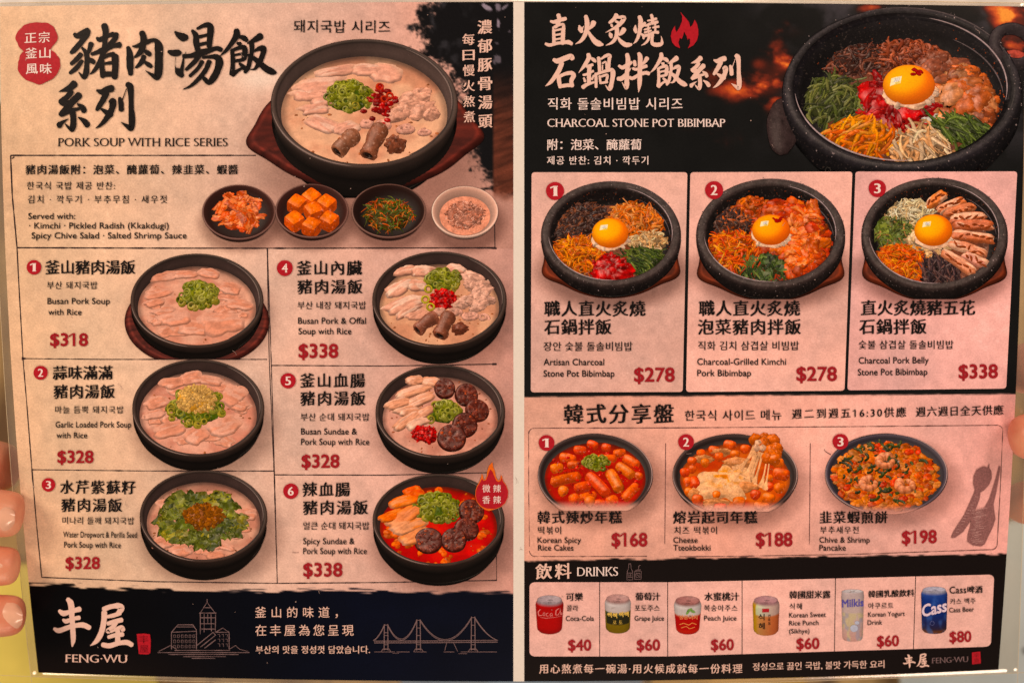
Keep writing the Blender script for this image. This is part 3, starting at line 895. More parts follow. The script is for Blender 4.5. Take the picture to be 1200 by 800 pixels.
def left_page_ink(px, py):
    c = ramp(px, [(0, (228, 172, 128)), (120, (230, 178, 140)), (300, (230, 176, 148)), (440, (228, 166, 142)), (570, (212, 146, 124)), (600, (206, 140, 120))])
    c = parch(px, py, c, 1)
    # area round the header bowl is printed darker and redder
    c = mix(c, (176, 118, 98), .55 * sstep(150, 235, py) * sstep(300, 290, py) * sstep(215, 330, px) * (py < 291))
    c = mix(c, (246, 214, 188), .6 * np.exp(-((px - 305) / 34) ** 2 - ((py - 92) / 14) ** 2))
    c = with_shadows(px, py, c)
    # ink splash of the upper corner
    xb = np.interp(py, [0, 20, 45, 75, 110, 150, 200, 222, 240], [500, 490, 484, 510, 540, 545, 556, 574, 640])
    n = fbm(px / 16, py / 16, 40, 4) - .5
    st = fbm(px / 2.6, py / 2.6, 44, 2) - .5
    m = sstep(-4, 10, px - xb + 46 * n + 16 * st) * sstep(246, 226, py + 20 * n)
    dark = np.array([20, 17, 17.]) + 34 * sstep(.52, .78, fbm(px / 13, py / 17, 60, 4))[:, None] * np.array([1, .92, .95]) * sstep(575, 500, px)[:, None]
    c = c * (1 - m[:, None]) + dark * m[:, None]
    # wood behind the bowl along the inner edge
    wood = np.array([98, 46, 30.]) * (.55 + .9 * fbm(px / 26, (py + px * .35) / 4.2, 71, 3))[:, None]
    mw = sstep(576, 580, px) * sstep(70, 150, py + 30 * n) * sstep(238, 222, py + 10 * n) * .85
    c = c * (1 - mw[:, None]) + wood * mw[:, None]
    # pale torn marks near the top corner
    for (cx, cy, rx, ry, an, s) in ((571, 9, 9, 3.2, .5, .8), (583, 9.5, 4, 4.5, 0, .6), (591, 9, 6, 1.6, -.7, .6), (584, 29, 2.0, 6.5, 0, .75), (583, 51, 3, 1.2, .3, .3), (583, 70, 5, 6, .4, .45), (597, 37, 1.5, 1.5, 0, .4)):
        dx, dy = px - cx, py - cy
        u = (dx * math.cos(an) + dy * math.sin(an)) / rx; v = (-dx * math.sin(an) + dy * math.cos(an)) / ry
        c = mix(c, (178, 150, 158), s * sstep(1.1, .6, np.hypot(u, v) + .9 * (fbm(px / 3, py / 3, 5, 2) - .5)))
    # footer band with its dry-brush upper edge
    yb = np.interp(px, [0, 40, 150, 300, 450, 600], [682, 684, 689, 692, 691, 694]) + 5 * (fbm(px / 40, px * 0, 80, 3) - .5)
    str_ = vnoise(px / 16, py / 1.5, 83) - .5
    mf = sstep(-1.2, 1.8, py - yb + 9 * str_ * sstep(9, 0, np.abs(py - yb)))
    foot = ramp(px, [(0, (8, 6, 6)), (180, (8, 7, 9)), (420, (8, 10, 22)), (600, (9, 11, 22))]) * (.85 + .3 * fbm(px / 40, py / 30, 90, 3))[:, None]
    foot = mix(foot, (30, 18, 14), .6 * sstep(735, 790, py) * sstep(360, 120, px))
    c = c * (1 - mf[:, None]) + foot * mf[:, None]
    return c

def right_page_ink(px, py):
    blk = np.array([22, 20, 18.]) * (.85 + .3 * fbm(px / 30, py / 30, 3, 3))[:, None]
    # smoke and charcoal behind the header pot
    smoke = sstep(.45, .75, fbm(px / 34, py / 30, 12, 4)) * sstep(860, 935, px) * sstep(205, 120, py)
    c = mix(blk, (72, 62, 64), .75 * smoke)
    e = fbm(px / 26, py / 18, 21, 5)
    def g(cx, cy, rx, ry, s): return s * np.exp(-((px - cx) / rx) ** 2 - ((py - cy) / ry) ** 2)
    wgt = g(905, 90, 22, 32, 1.0) + g(872, 104, 34, 14, .75) + g(836, 78, 22, 18, .42) + g(888, 75, 9, 7, 1.1) + g(855, 165, 18, 12, .5) + g(930, 38, 24, 12, .55) + g(820, 140, 30, 18, .35) + g(1190, 28, 22, 34, 1.5) + g(1030, 6, 14, 6, .7) + g(1000, 10, 26, 8, .4) + g(1150, 12, 24, 10, .5) + g(918, 76, 9, 9, 1.0)
    heat = np.clip(wgt * (.42 + 1.9 * sstep(.36, .78, e)) * .52, 0, 1.0)
    hot = ramp(heat, [(0, (22, 20, 18)), (.18, (56, 24, 18)), (.45, (140, 44, 24)), (.75, (214, 88, 32)), (1.0, (246, 142, 48)), (1.25, (250, 170, 76))])
    mh = sstep(.04, .3, heat)
    c = c * (1 - mh[:, None]) + hot * mh[:, None]
    # sharing-plates band on parchment
    pk = parch(px, py, ramp(px, [(610, (226, 156, 128)), (850, (232, 156, 130)), (1050, (236, 164, 144)), (1200, (236, 158, 142))]), 6)
    pk = with_shadows(px, py, pk)
    y0 = 465 - 3.5 * (px - 615) / 580 + 1.2 * (fbm(px / 11, px * 0, 33, 3) - .5)
    y1 = 657 - 8 * (px - 615) / 560 + 2.5 * (fbm(px / 14, px * 0, 35, 3) - .5) + 2 * (vnoise(px / 9, py / 1.2, 36) - .5)
    m = sstep(-.8, .8, py - y0) * sstep(.8, -.8, py - y1)
    c = c * (1 - m[:, None]) + pk * m[:, None]
    low = sstep(-.8, .8, py - y1)
    c = mix(c, (22, 13, 11), .85 * low)
    return c

def page(name, xa, xb, inkf, step=1.4):
    """one printed page as a fine grid between the left edge xa(y) and the right edge xb(y)"""
    nu = int(600 / step); nv = int(795 / step)
    s = np.linspace(0, 1, nu); t = np.linspace(0, 1, nv)
    Sg, Tg = np.meshgrid(s, t); Sg = Sg.ravel(); Tg = Tg.ravel()
    py = 800 * Tg
    for _ in range(3):
        px = xa(py) + (xb(py) - xa(py)) * Sg
        py = y_top(px) + (y_bot(px) - y_top(px)) * Tg
    px = xa(py) + (xb(py) - xa(py)) * Sg
    C = ink(np.clip(inkf(px, py), 0, 255))
    return mesh_obj(name, P(px, py, 0.0), [grid_faces(nu, nv)], M_PAGE, root, C)

def panel(fl_name, x0t, x1t, x0b, x1b, yt0, yt1, yb0, yb1, inkf, r=5, step=2.0, parent=None, corners=(1, 1, 1, 1)):
    """a tinted panel with rounded corners; x at top / bottom, y at the left / right ends"""
    nu = int((x1t - x0t) / step); nv = int((yb0 - yt0) / step)
    H = yb0 - yt0
    t = np.unique(np.concatenate([np.linspace(0, 1, nv), np.linspace(0, r / H, 8), np.linspace(1 - r / H, 1, 8)]))
    s = np.linspace(0, 1, nu)
    Sg, Tg = np.meshgrid(s, t); Sg = Sg.ravel(); Tg = Tg.ravel()
    def inset(Tv, top, bot):
        d = np.zeros_like(Tv)
        a = np.clip(1 - Tv * H / r, 0, 1); b = np.clip(1 - (1 - Tv) * H / r, 0, 1)
        if top: d = d + r * (1 - np.sqrt(1 - a * a))
        if bot: d = d + r * (1 - np.sqrt(1 - b * b))
        return d
    L = x0t + (x0b - x0t) * Tg + inset(Tg, corners[0], corners[3])
    R = x1t + (x1b - x1t) * Tg - inset(Tg, corners[1], corners[2])
    px = L + (R - L) * Sg
    q = (px - x0t) / (x1t - x0t)
    py = (yt0 + (yt1 - yt0) * q) * (1 - Tg) + (yb0 + (yb1 - yb0) * q) * Tg
    C = ink(np.clip(inkf(px, py), 0, 255))
    return mesh_obj(fl_name, P(px, py, L_PANEL), [grid_faces(nu, len(t))], M_PAGE, parent or root, C)

def crop(ox, oy, sc):
    return lambda X, Y: (ox + X / sc, oy + Y / sc)

def at(d, f, X, Y, z):
    px, py = f(X, Y)
    return ((px - d.cx) / d.a, ((d.cy - py) / d.a - z * d.c) / d.r, z)

# ------------------------------------------------------------------ left page: entries and their bowls
def badge(parent, cx, cy, r, ch, slope=0.0):
    f = Flat(L_BADGE); f.disc(cx, cy, r, n=36, wob=.02, seed=int(cx))
    f.build('number_badge', M_BADGE, parent)
    f = Flat(L_TOP)
    put_text(f, ch, cx - r * (.34 if ch != '1' else .10), cx + r * (.34 if ch != '1' else .18), cy + r * .55, r * 1.1, 'digit', slope, latin=True)
    f.build('number_lettering', M_PALE, parent)

def dish_texts(e, names, korean, english, price):
    f = Flat(L_TEXT)
    for a in names: put_text(f, a[0], a[1], a[2], a[3], a[4], 'kaibold', a[5] if len(a) > 5 else 0)
    f.build('name_lettering', M_BLACK, e)
    f = Flat(L_TEXT); put_text(f, *korean[:5], 'kor', korean[5] if len(korean) > 5 else 0); f.build('korean_lettering', M_BLACK, e)
    f = Flat(L_TEXT)
    for a in english: put_text(f, a[0], a[1], a[2], a[3], a[4], 'sans', a[5] if len(a) > 5 else 0, latin=True)
    f.build('english_lettering', M_BLACK, e)
    f = Flat(L_TEXT); put_text(f, *price[:5], 'price', price[5] if len(price) > 5 else 0, latin=True); f.build('price_lettering', M_RED, e)

def frame(lines, name='entry_frame', mat=None, parent=None):
    f = Flat(L_LINE)
    for pts, wd in lines: f.line(pts, wd, 6, .22)
    return f.build(name, mat or M_LINE, parent or root)

SOUP = dict(c0=(230, 172, 146), c1=(210, 142, 118))
def soup(cx, cy, a, b, seed, clip, depth=.42, board=False, **kw):
    d = Dish(cx, cy, a, b, seed, clip=clip)
    if board: d.board(z=-.40, R=1.09, col=(74, 32, 27), ears=False, grain=26)
    d.soup_bowl(depth)
    return d

SHADOWS += [(236, 372, 92, 62, .30), (240, 500, 90, 64, .32), (246, 628, 90, 64, .34), (520, 372, 92, 68, .30), (522, 505, 92, 66, .30), (520, 634, 92, 66, .34),
            (282, 262, 52, 36, .35), (368, 260, 52, 36, .35), (458, 260, 52, 36, .35), (546, 262, 50, 36, .35), (432, 170, 150, 90, .25),
            (704, 566, 80, 56, .32), (866, 566, 84, 58, .32), (1044, 566, 84, 56, .32)]

left = page('page', x_left, lambda y: 601.6 + 0 * y, left_page_ink)
right = page('page', lambda y: 614.3 + 0 * y, x_right, right_page_ink)
def _gut():
    ys = np.linspace(0, 1, 60)
    a = y_top(608); b = y_bot(608)
    Y = a + (b - a) * ys
    V = np.concatenate([P(601.2 + 0 * Y, Y, -20e-6), P(614.7 + 0 * Y, Y, -20e-6)])
    return mesh_obj('gutter_strip', V, [np.array([(i, i + 1, 61 + i, 60 + i) for i in range(59)])], M_WHITE, root)
_gut()

# ---- left header
hd = Flat(L_TEXT)
Z = (75, 22)
for s in ('125,185,40 160,205,70 230,172,78 280,155,90', '275,185,78 205,280,66 130,365,66 88,402,46', '215,345,30 258,400,54 274,470,64 270,560,62 262,640,72 235,690,52 175,630,10',
          '200,425,62 150,480,58 90,532,46', '215,500,46 150,580,62 75,640,40', '322,300,66 298,380,50 268,432,40', '285,470,40 330,498,62 352,515,56',
          '475,85,76 492,150,78 486,250,62 478,340,62', '390,230,30 425,250,62 500,212,52 580,185,56', '330,420,40 400,395,54 500,352,72 580,325,52 655,312,72',
          '612,188,70 600,240,66 540,310,62 470,400,62 420,520,62 360,610,46 308,655,12', '452,450,46 450,560,58 458,680,62', '460,465,42 530,430,48 582,422,64',
          '602,445,84 606,560,80 598,690,74', '470,532,32 560,520,42', '460,655,62 590,652,62'): hd.brush(s, Z, 10)
Z = (130, 25)
for s in ('205,312,46 225,400,80 228,520,84 235,620,60', '255,297,14 305,297,42 400,258,62 500,225,44 540,245,64 565,310,98 566,450,94 562,580,98 545,660,72 480,630,42 410,584,8',
          '367,140,68 386,200,78 382,260,72 370,330,78 330,385,56 284,425,26', '395,352,34 430,372,58 460,395,52', '388,418,60 370,470,64 330,518,48 295,545,30', '395,480,32 440,510,58 475,535,46'): hd.brush(s, Z, 10)
Z = (190, 25)
for s in ('155,130,26 200,168,74 250,192,98 285,195,72', '80,360,42 130,376,74 190,374,78 215,375,50', '160,430,6 158,540,10 192,592,84 235,640,62', '228,600,54 246,500,32 258,420,16 285,360,5',
          '357,115,38 396,170,66 402,260,70 420,340,64', '415,92,32 480,60,48 540,48,64 570,85,80 565,180,74 555,300,64', '440,186,42 530,166,38', '450,276,44 540,256,38',
          '255,415,52 350,406,54 450,376,84 560,346,60 640,322,54 692,338,58', '440,390,74 400,460,58 340,520,54 285,570,40', '480,430,32 560,420,42 640,426,74 674,480,94 655,570,84 610,660,84 550,720,62 500,680,52 470,640,15',
          '472,480,54 420,560,48 330,645,42', '555,480,64 510,580,58 430,680,52 340,760,36 250,800,10'): hd.brush(s, Z, 10)
FAN = ('225,145,72 225,200,78 170,290,58 100,380,42 30,440,8', '260,215,42 310,232,64 345,260,46', '235,292,34 265,302,54', '170,380,42 180,450,54 180,560,54 175,650,74',
       '165,382,42 240,350,48 310,340,58 325,380,64 315,470,64', '190,432,27 300,412,32', '190,502,38 310,482,42', '180,662,54 240,612,42 330,560,20', '260,530,32 300,565,54 325,600,50',
       '505,210,84 440,250,64 350,295,15', '400,290,64 405,380,54 385,480,54 360,580,54 325,630,42', '430,385,25 490,355,54 540,358,74 530,430,64 490,520,64 440,590,32 385,600,8',
       '360,430,32 430,470,54 500,530,70 570,590,80 640,625,80 680,636,40')
for s in FAN: hd.brush(s, (255, 22), 10)
XI = ('375,138,88 310,190,74 195,228,8', '340,230,64 290,290,64 210,345,56', '210,345,50 240,370,54 310,360,64', '430,272,84 350,350,84 270,440,74 215,495,62', '220,500,54 340,450,54 440,425,36',
      '415,375,26 470,412,62 490,455,68', '355,470,74 365,560,74 360,640,74 345,680,42 300,640,30 265,600,8', '305,545,8 240,585,42 205,615,74 200,635,56', '425,530,20 490,572,62 530,620,68')
LIE = ('190,215,26 250,232,74 320,202,84 365,190,84', '300,250,74 260,330,70 215,400,62 190,440,42', '340,345,42 375,342,80 370,420,74 330,500,74 280,570,58 225,625,36 175,655,8', '240,430,26 300,470,62 360,500,62',
       '455,305,42 470,360,64 475,440,64', '490,320,14 515,250,10 535,195,10', '550,142,64 580,180,80 590,300,64 592,430,64 600,560,80 590,660,64 540,630,46 470,585,6')
for s in XI: hd.brush(s, (50, 85), 10)
for s in LIE: hd.brush(s, (95, 85), 10)
header = hd.build('title_lettering', M_BLACK, root)
text_obj(root, 'english_subtitle_lettering', M_BLACK, ('PORK SOUP WITH RICE SERIES', 69, 267, 171.8, 9.8, lat('serif', res=5)))
text_obj(root, 'korean_subtitle_lettering', M_BLACK, ('돼지국밥 시리즈', 344.5, 457, 31.5, 15.5, kor(res=4, slope=.008)))
f = Flat(L_TEXT)
for i, ch in enumerate('濃郁豚骨湯頭'): put_text(f, ch, 560 + .2 * i, 576.2 + .1 * i, 32.5 + 22.0 * i, 16.6, 'kaibold')
for i, ch in enumerate('每日慢火熬煮'): put_text(f, ch, 542 + .3 * i, 556 + .1 * i, 47 + 18.1 * i, 13.6, 'kai')
f.build('slogan_lettering', M_PINK, root)
# red seal
f = Flat(L_TEXT)
def blobby(cx, cy, rx, ry, sd, n=60):
    a = np.linspace(0, 2 * np.pi, n, endpoint=False)
    k = 1 + .16 * (fbm(np.cos(a) * 1.6 + sd, np.sin(a) * 1.6 + sd, 2, 3) - .5) * 2
    return np.stack([cx + rx * k * np.cos(a), cy + ry * k * np.sin(a)], 1)
f.poly(blobby(42.5, 45, 24.5, 19.5, 3)); f.poly(blobby(46, 76.5, 25.5, 21.5, 8), lift=4e-6)
seal = f.build('seal_mark', M_BADGE, root)
f = Flat(L_TOP)
for i, ch in enumerate('正釜風'): put_text(f, ch, 29.5 + .8 * i, 43.0 + .8 * i, 45.2 + 18 * i, 13, 'kai')
for i, ch in enumerate('宗山味'): put_text(f, ch, 46 + .8 * i, 58.5 + 1.2 * i, 44.6 + 18.3 * i, 13, 'kai')
f.build('seal_lettering', M_PALE, seal)

# header bowl
q = crop(285, 30, 3.81)
d = Dish(427, 121, 109.5, 75.5, 5, clip=232)
heroL = frame([([(12.5, 182.3), (300, 182.3)], 1.5), ([(12.5, 182.3), (14.5, 230), (20, 290)], 1.5), ([(20, 290.3), (160, 290.8), (330, 291), (580, 290.5)], 1.4), ([(579.5, 250), (580, 291)], .9), ([(576, 291), (582, 291)], 2.4), ([(14, 186), (17, 184)], 1.5)], 'side_dish_frame')
d.board(z=-.36, R=1.16, col=(74, 30, 25), ears=True, a_ear=(192, -6), squash=.80, grain=30)
d.soup_bowl(.62, tint=(50, 38, 33), inner=(96, 74, 66), level=-.16)
d.broth((234, 180, 146), (216, 150, 120), flecks=50)
for (X, Y, lx, ly, rot, tl) in ((340, 270, .30, .10, .35, .15), (290, 310, .22, .07, .1, .1), (370, 330, .2, .08, .3, .2), (640, 215, .20, .10, -.4, .1), (560, 200, .2, .07, 0, .1), (350, 440, .24, .08, -.6, .15), (320, 375, .2, .06, .2, .2), (455, 460, .17, .07, .6, .25), (420, 205, .24, .06, .25, .1)):
    c = at(d, q, X, Y, -.13)
    d.patch('meat_slice_print', c, lx * .92, ly * 1.55, .04, rot=rot, col=(214, 148, 124), fat=(226, 172, 148), melt=(222, 164, 136), spec=.2)
for (X, Y, s) in ((760, 330, .15), (800, 380, .13), (730, 370, .12), (690, 400, .12), (790, 310, .10), (840, 400, .08)):
    d.blob('offal_print', at(d, q, X, Y, -.12), (s * 1.25, s * .8, .07), (222, 156, 130), rot=.5, bump=.35, nu=26, nv=14, freq=4, var=.3, spec=.25)
for (X, Y, R, t) in ((730, 465, .095, .026), (735, 462, .045, .022), (812, 478, .07, .02), (630, 445, .075, .03), (555, 440, .062, .032)):
    d.curl('offal_print', at(d, q, X, Y, -.09), R, t, (214, 150, 128), start=X, spec=.3)
d.wall_tube('offal_print', at(d, q, 500, 490, -.06), at(d, q, 425, 560, -.10), .085, (142, 88, 66))
d.wall_tube('offal_print', at(d, q, 615, 460, -.03), at(d, q, 560, 575, -.10), .09, (134, 78, 58))
d.blob('offal_print', at(d, q, 680, 535, -.10), (.11, .09, .10), (126, 70, 52), bump=.4, nu=26, nv=16, freq=4, var=.5, spec=.4)
d.scallions(at(d, q, 470, 320, -.1)[:2], .255, .21, 78, .042, .17)
for k in range(46):
    X, Y = d.rng.normal(620, 32), d.rng.normal(345, 38)
    s = d.rng.uniform(.018, .04)
    d.blob('chilli_paste_print', at(d, q, X, Y, -.02 + d.rng.uniform(-.05, .06)), (s * 1.3, s, s * .8), np.array([164, 34, 34]) * d.rng.uniform(.7, 1.25), bump=.3, spec=.5)
for (X, Y) in ((655, 315), (610, 275), (630, 330)): d.ring('chilli_paste_print', at(d, q, X, Y, .05), .032, .014, (.2, -.4, 1), (198, 60, 44), col_in=(140, 30, 26), spec=.4)
d.finish(heroL)

# four side dishes
f = Flat(L_TEXT)
put_text(f, '豬肉湯飯附：泡菜、醃蘿蔔、辣韭菜、蝦醬', 30.5, 279, 199.2, 11.6, 'kaibold')
f.build('name_lettering', M_BLACK, heroL)
f = Flat(L_TEXT)
put_text(f, '한국식 국밥 제공 반찬:', 32, 135, 218, 9.6, 'kor'); put_text(f, '김치 · 깍두기 · 부추무침 · 새우젓', 33, 196, 234, 9.8, 'kor')
f.build('korean_lettering', M_BLACK, heroL)
f = Flat(L_TEXT)
put_text(f, 'Served with:', 33.5, 88.5, 256.8, 7.0, 'sans', latin=True); put_text(f, '· Kimchi · Pickled Radish (Kkakdugi)', 34.5, 198, 268, 7.0, 'sans', latin=True); put_text(f, 'Spicy Chive Salad · Salted Shrimp Sauce', 37.5, 219, 279.6, 7.0, 'sans', latin=True)
f.build('english_lettering', M_BLACK, heroL)

def small_bowl(cx, cy, a, b, seed, tint, inner, rim):
    d = Dish(cx, cy, a, b, seed)
    t = np.array(tint, float); i = np.array(inner, float); r = np.array(rim, float)
    prof = [(.45, -.42), (.70, -.40), (.92, -.20), (.985, -.06), (1.0, -.01), (.985, .01), (.95, .0), (.90, -.08), (.80, -.20), (.62, -.30), (.01, -.32)]
    d.lathe('side_bowl_print', prof, np.array([t * .35, t * .4, t * .6, t * .9, r, r * 1.05, i * 1.1, i * .95, i * .75, i * .6, i * .55]), n=80, spec=.12, gloss=14, amb=.5)
    d.level = -.24
    return d
side_specs = ((280, 249.5, 43, 31.5, 'side_dish'), (365.5, 247.5, 42.5, 31, 'side_dish'), (455.5, 247.5, 43.5, 31, 'side_dish'), (544.8, 247, 39, 29, 'side_dish'))
d = small_bowl(280, 248.5, 43, 32, 61, (72, 44, 38), (56, 30, 25), (118, 80, 70))
d.chunks('kimchi_print', (.02, .02), .62, .56, .22, 10, .12, [(214, 84, 50)], spec=.3)
for k in range(34):
    a = d.rng.uniform(0, 6.28); r = math.sqrt(d.rng.uniform(0, 1)) * .60
    d.slab('kimchi_print', (.02 + r * math.cos(a), .04 + r * math.sin(a), -.12 + .22 * (1 - r) + d.rng.uniform(-.03, .05)), d.rng.uniform(.14, .26), d.rng.uniform(.09, .15), .03, rot=d.rng.uniform(0, 6.28), tilt=d.rng.normal(0, .25), roll=d.rng.normal(0, .25), bend=d.rng.normal(0, .07), col=np.array([222, 92, 54]) * d.rng.uniform(.75, 1.08), fat=(236, 130, 86), rough=.5, spec=.3)
d.finish(heroL, L_PIC + 90e-6)
d = small_bowl(365.5, 247, 42.8, 31.5, 62, (70, 38, 32), (60, 32, 27), (118, 80, 70))
q = crop(225, 205, 3.243)
def cube(d, c, s, rot, col):
    n = 7; u = np.linspace(-1, 1, n); U, Vv = np.meshgrid(u, u); U = U.ravel(); Vv = Vv.ravel(); o = np.ones_like(U)
    cr, sr = math.cos(rot), math.sin(rot)
    for ax in range(5):
        p = [(U, Vv, o), (U, o, Vv), (U, -o, Vv), (o, U, Vv), (-o, U, Vv)][ax]
        A = np.stack(p, 1); L = (np.abs(A) ** 8).sum(1) ** (1 / 8.); A = A / L[:, None] * s
        V = np.stack([c[0] + A[:, 0] * cr - A[:, 1] * sr, c[1] + A[:, 0] * sr + A[:, 1] * cr, c[2] + A[:, 2] * .95], 1)
        nz = fbm(A[:, 0] * 14 + c[0] * 50, A[:, 1] * 14 + A[:, 2] * 9, 4, 3)
        d.add('radish_print', V, grid_faces(n, n), np.asarray(col, float) * (.82 + .36 * nz)[:, None], spec=.35, gloss=20, amb=.40)
for (X, Y, z) in ((455, 92, .06), (400, 115, .03), (512, 115, .03), (390, 178, 0), (522, 178, 0), (455, 200, -.02), (462, 142, .10)):
    cube(d, at(d, q, X, Y, z - .06), .215, d.rng.uniform(.35, 1.1), np.array([238, 104, 34]) * d.rng.uniform(.92, 1.04))
d.finish(heroL, L_PIC + 90e-6)
d = small_bowl(455.5, 247, 43.5, 31.5, 63, (76, 44, 38), (40, 22, 18), (122, 84, 72))
d.shreds('chive_print', (.0, .04), .66, .58, .28, 120, .46, .026, [(92, 96, 40), (74, 84, 34), (120, 118, 56), (196, 84, 40), (206, 112, 56)], curl=.5, spec=.25)
d.finish(heroL, L_PIC + 90e-6)
d = small_bowl(544.8, 248, 39, 29.8, 64, (206, 160, 140), (214, 160, 138), (236, 190, 168))
d.disk('shrimp_sauce_print', .76, -.20, lambda X, Y: np.array([216, 134, 106.]) * (.9 + .2 * fbm(X * 5, Y * 5, 3))[:, None], spec=.3)
d.level = -.2
d.shreds('shrimp_sauce_print', (.0, .0), .60, .54, .18, 150, .20, .034, [(226, 146, 120), (214, 126, 100), (234, 160, 136)], curl=1.6, spec=.15, under=.56)
d.finish(heroL, L_PIC + 90e-6)

# entries of the left page
def entry(lines): return frame(lines, 'dish_entry', M_LINE)
MEAT = (206, 132, 106); FAT = (218, 154, 130)
def meat_ring(d, q, spots, col=MEAT, fat=FAT):
    for k in range(16):                                        # fainter slices lying lower in the broth
        a = d.rng.uniform(0, 6.28); r = d.rng.uniform(.42, .70)
        d.patch('meat_slice_print', (r * math.cos(a), r * math.sin(a), d.level + .008), d.rng.uniform(.12, .24), d.rng.uniform(.10, .16), .02, rot=d.rng.uniform(-.7, .9), col=np.array(col) * .99, fat=fat, melt=(214, 152, 128), spec=.1, rough=.7)
    for (X, Y, lx, ly, rot) in spots:
        d.patch('meat_slice_print', at(d, q, X, Y, d.level + .02), lx * 1.1, ly * 1.6, .035, rot=rot, col=col, fat=fat, melt=(214, 150, 126), spec=.12)

e1 = entry([([(20, 290), (22, 330), (27, 420)], 1.3), ([(26, 420), (120, 421), (313, 421)], 1.0), ([(313, 291), (315.5, 420)], .9), ([(25.5, 420), (30, 420)], 2.6)])
q = crop(140, 285, 5.717)
d = soup(231, 352, 77.8, 55.2, 21, 420.3, .44, board=True)
d.broth(**SOUP, flecks=24)
meat_ring(d, q, ((260, 345, .20, .06, .45), (300, 225, .22, .07, .2), (290, 455, .17, .06, .3), (360, 500, .24, .12, .2), (510, 570, .22, .12, .1), (700, 520, .34, .20, .25), (600, 205, .15, .08, -.2), (740, 300, .16, .09, -.4), (440, 210, .18, .06, .1), (800, 410, .18, .09, -.2), (230, 400, .15, .06, .4)))
d.scallions(at(d, q, 530, 350, -.1)[:2], .30, .27, 66, .062, .17)
d.finish(e1)
badge(e1, 40.3, 313.3, 8.6, '1')
dish_texts(e1, [('釜山豬肉湯飯', 53.5, 158.5, 313.6, 17)], ('부산 돼지국밥', 55.5, 114.5, 334.5, 9.2), [('Busan Pork Soup', 56, 129, 356.2, 7.0), ('with Rice', 57, 96, 369, 6.8)], ('$318', 59.5, 103, 405, 14.2))

e2 = entry([([(27, 420), (32, 480), (37.5, 550)], 1.2), ([(37, 550), (170, 551.5), (321, 551.6)], 1.0), ([(315.5, 420), (321, 551)], .9)])
q = crop(140, 415, 5.717)
d = soup(232.5, 477.5, 77.2, 57.2, 22, 551, .48)
d.broth((228, 168, 144), (208, 136, 114), flecks=24)
meat_ring(d, q, ((240, 330, .17, .08, .5), (230, 400, .17, .07, .4), (340, 500, .27, .11, .45), (520, 540, .2, .12, .9), (690, 480, .26, .14, .5), (760, 270, .2, .16, -.5), (480, 160, .16, .09, .3), (370, 190, .2, .08, .2), (600, 180, .2, .07, -.2), (800, 340, .16, .10, -.4)))
d.scallions(at(d, q, 520, 350, -.1)[:2], .45, .40, 70, .062, .10)
for k in range(230):
    a = d.rng.uniform(0, 6.28); r = math.sqrt(d.rng.uniform(0, 1)); s = d.rng.uniform(.016, .034)
    c = at(d, q, 515, 305, .02)
    d.blob('garlic_print', (c[0] + .31 * r * math.cos(a), c[1] + .28 * r * math.sin(a), .01 + .13 * (1 - r * r) + d.rng.uniform(-.03, .03)), (s * 1.2, s, s), np.array([242, 182, 116]) * d.rng.uniform(.86, 1.06), rot=a, bump=.35, nu=8, nv=6, spec=.15, mult=.92 + .22 * d.rng.uniform())
d.blob('garlic_print', at(d, q, 515, 310, -.02), (.27, .24, .13), (214, 150, 80), bump=.2, nu=20, nv=12)
d.finish(e2)
badge(e2, 48, 436.6, 8.3, '2')
dish_texts(e2, [('蒜味滿滿', 62.5, 132, 437, 16.6), ('豬肉湯飯', 63.5, 134.5, 459, 16.6)], ('마늘 듬뿍 돼지국밥', 65, 145, 480, 9.0), [('Garlic Loaded Pork Soup', 65.5, 154, 500.6, 6.8), ('with Rice', 66.5, 102.6, 513, 6.6)], ('$328', 68, 109.5, 541.8, 13.8))

e3 = entry([([(37.5, 550), (43, 615), (49, 676)], 1.2), ([(49, 676), (180, 681), (325, 683)], 1.1), ([(321, 551), (325, 683)], .9)])
q = crop(150, 545, 5.717)
d = soup(238.6, 604, 74.6, 54, 23, 683, .56)
d.broth((220, 162, 136), (198, 134, 112), flecks=80, dots=(150, 90, 60))
meat_ring(d, q, ((360, 570, .16, .10, .3), (580, 595, .16, .07, .1), (800, 330, .14, .10, .2), (220, 520, .15, .09, .3)))
d.leaves('herb_print', at(d, q, 490, 360, -.1)[:2], .66, .58, .15, 190, .24, [(82, 84, 34), (98, 98, 42), (120, 114, 52), (62, 66, 30), (142, 124, 56)])
d.shreds('herb_print', at(d, q, 330, 250, -.06)[:2], .22, .14, .10, 16, .5, .02, [(150, 158, 74), (128, 140, 60)], dirn=.7, spread=.3, curl=.2)
for k in range(130):
    a = d.rng.uniform(0, 6.28); r = math.sqrt(d.rng.uniform(0, 1)); s = d.rng.uniform(.018, .04); c = at(d, q, 510, 345, .05)
    d.blob('perilla_powder_print', (c[0] + .33 * r * math.cos(a), c[1] + .25 * r * math.sin(a), .05 + .15 * (1 - r * r) + d.rng.uniform(-.03, .03)), (s * 1.3, s, s), np.array([186, 108, 56]) * d.rng.uniform(.72, 1.12), rot=a, bump=.4, nu=8, nv=6, spec=.05, mult=.65 + .4 * d.rng.uniform())
d.blob('perilla_powder_print', at(d, q, 510, 350, .0), (.30, .22, .16), (150, 82, 44), bump=.2, nu=20, nv=12)
d.finish(e3)
badge(e3, 57.2, 567.6, 8.0, '3')
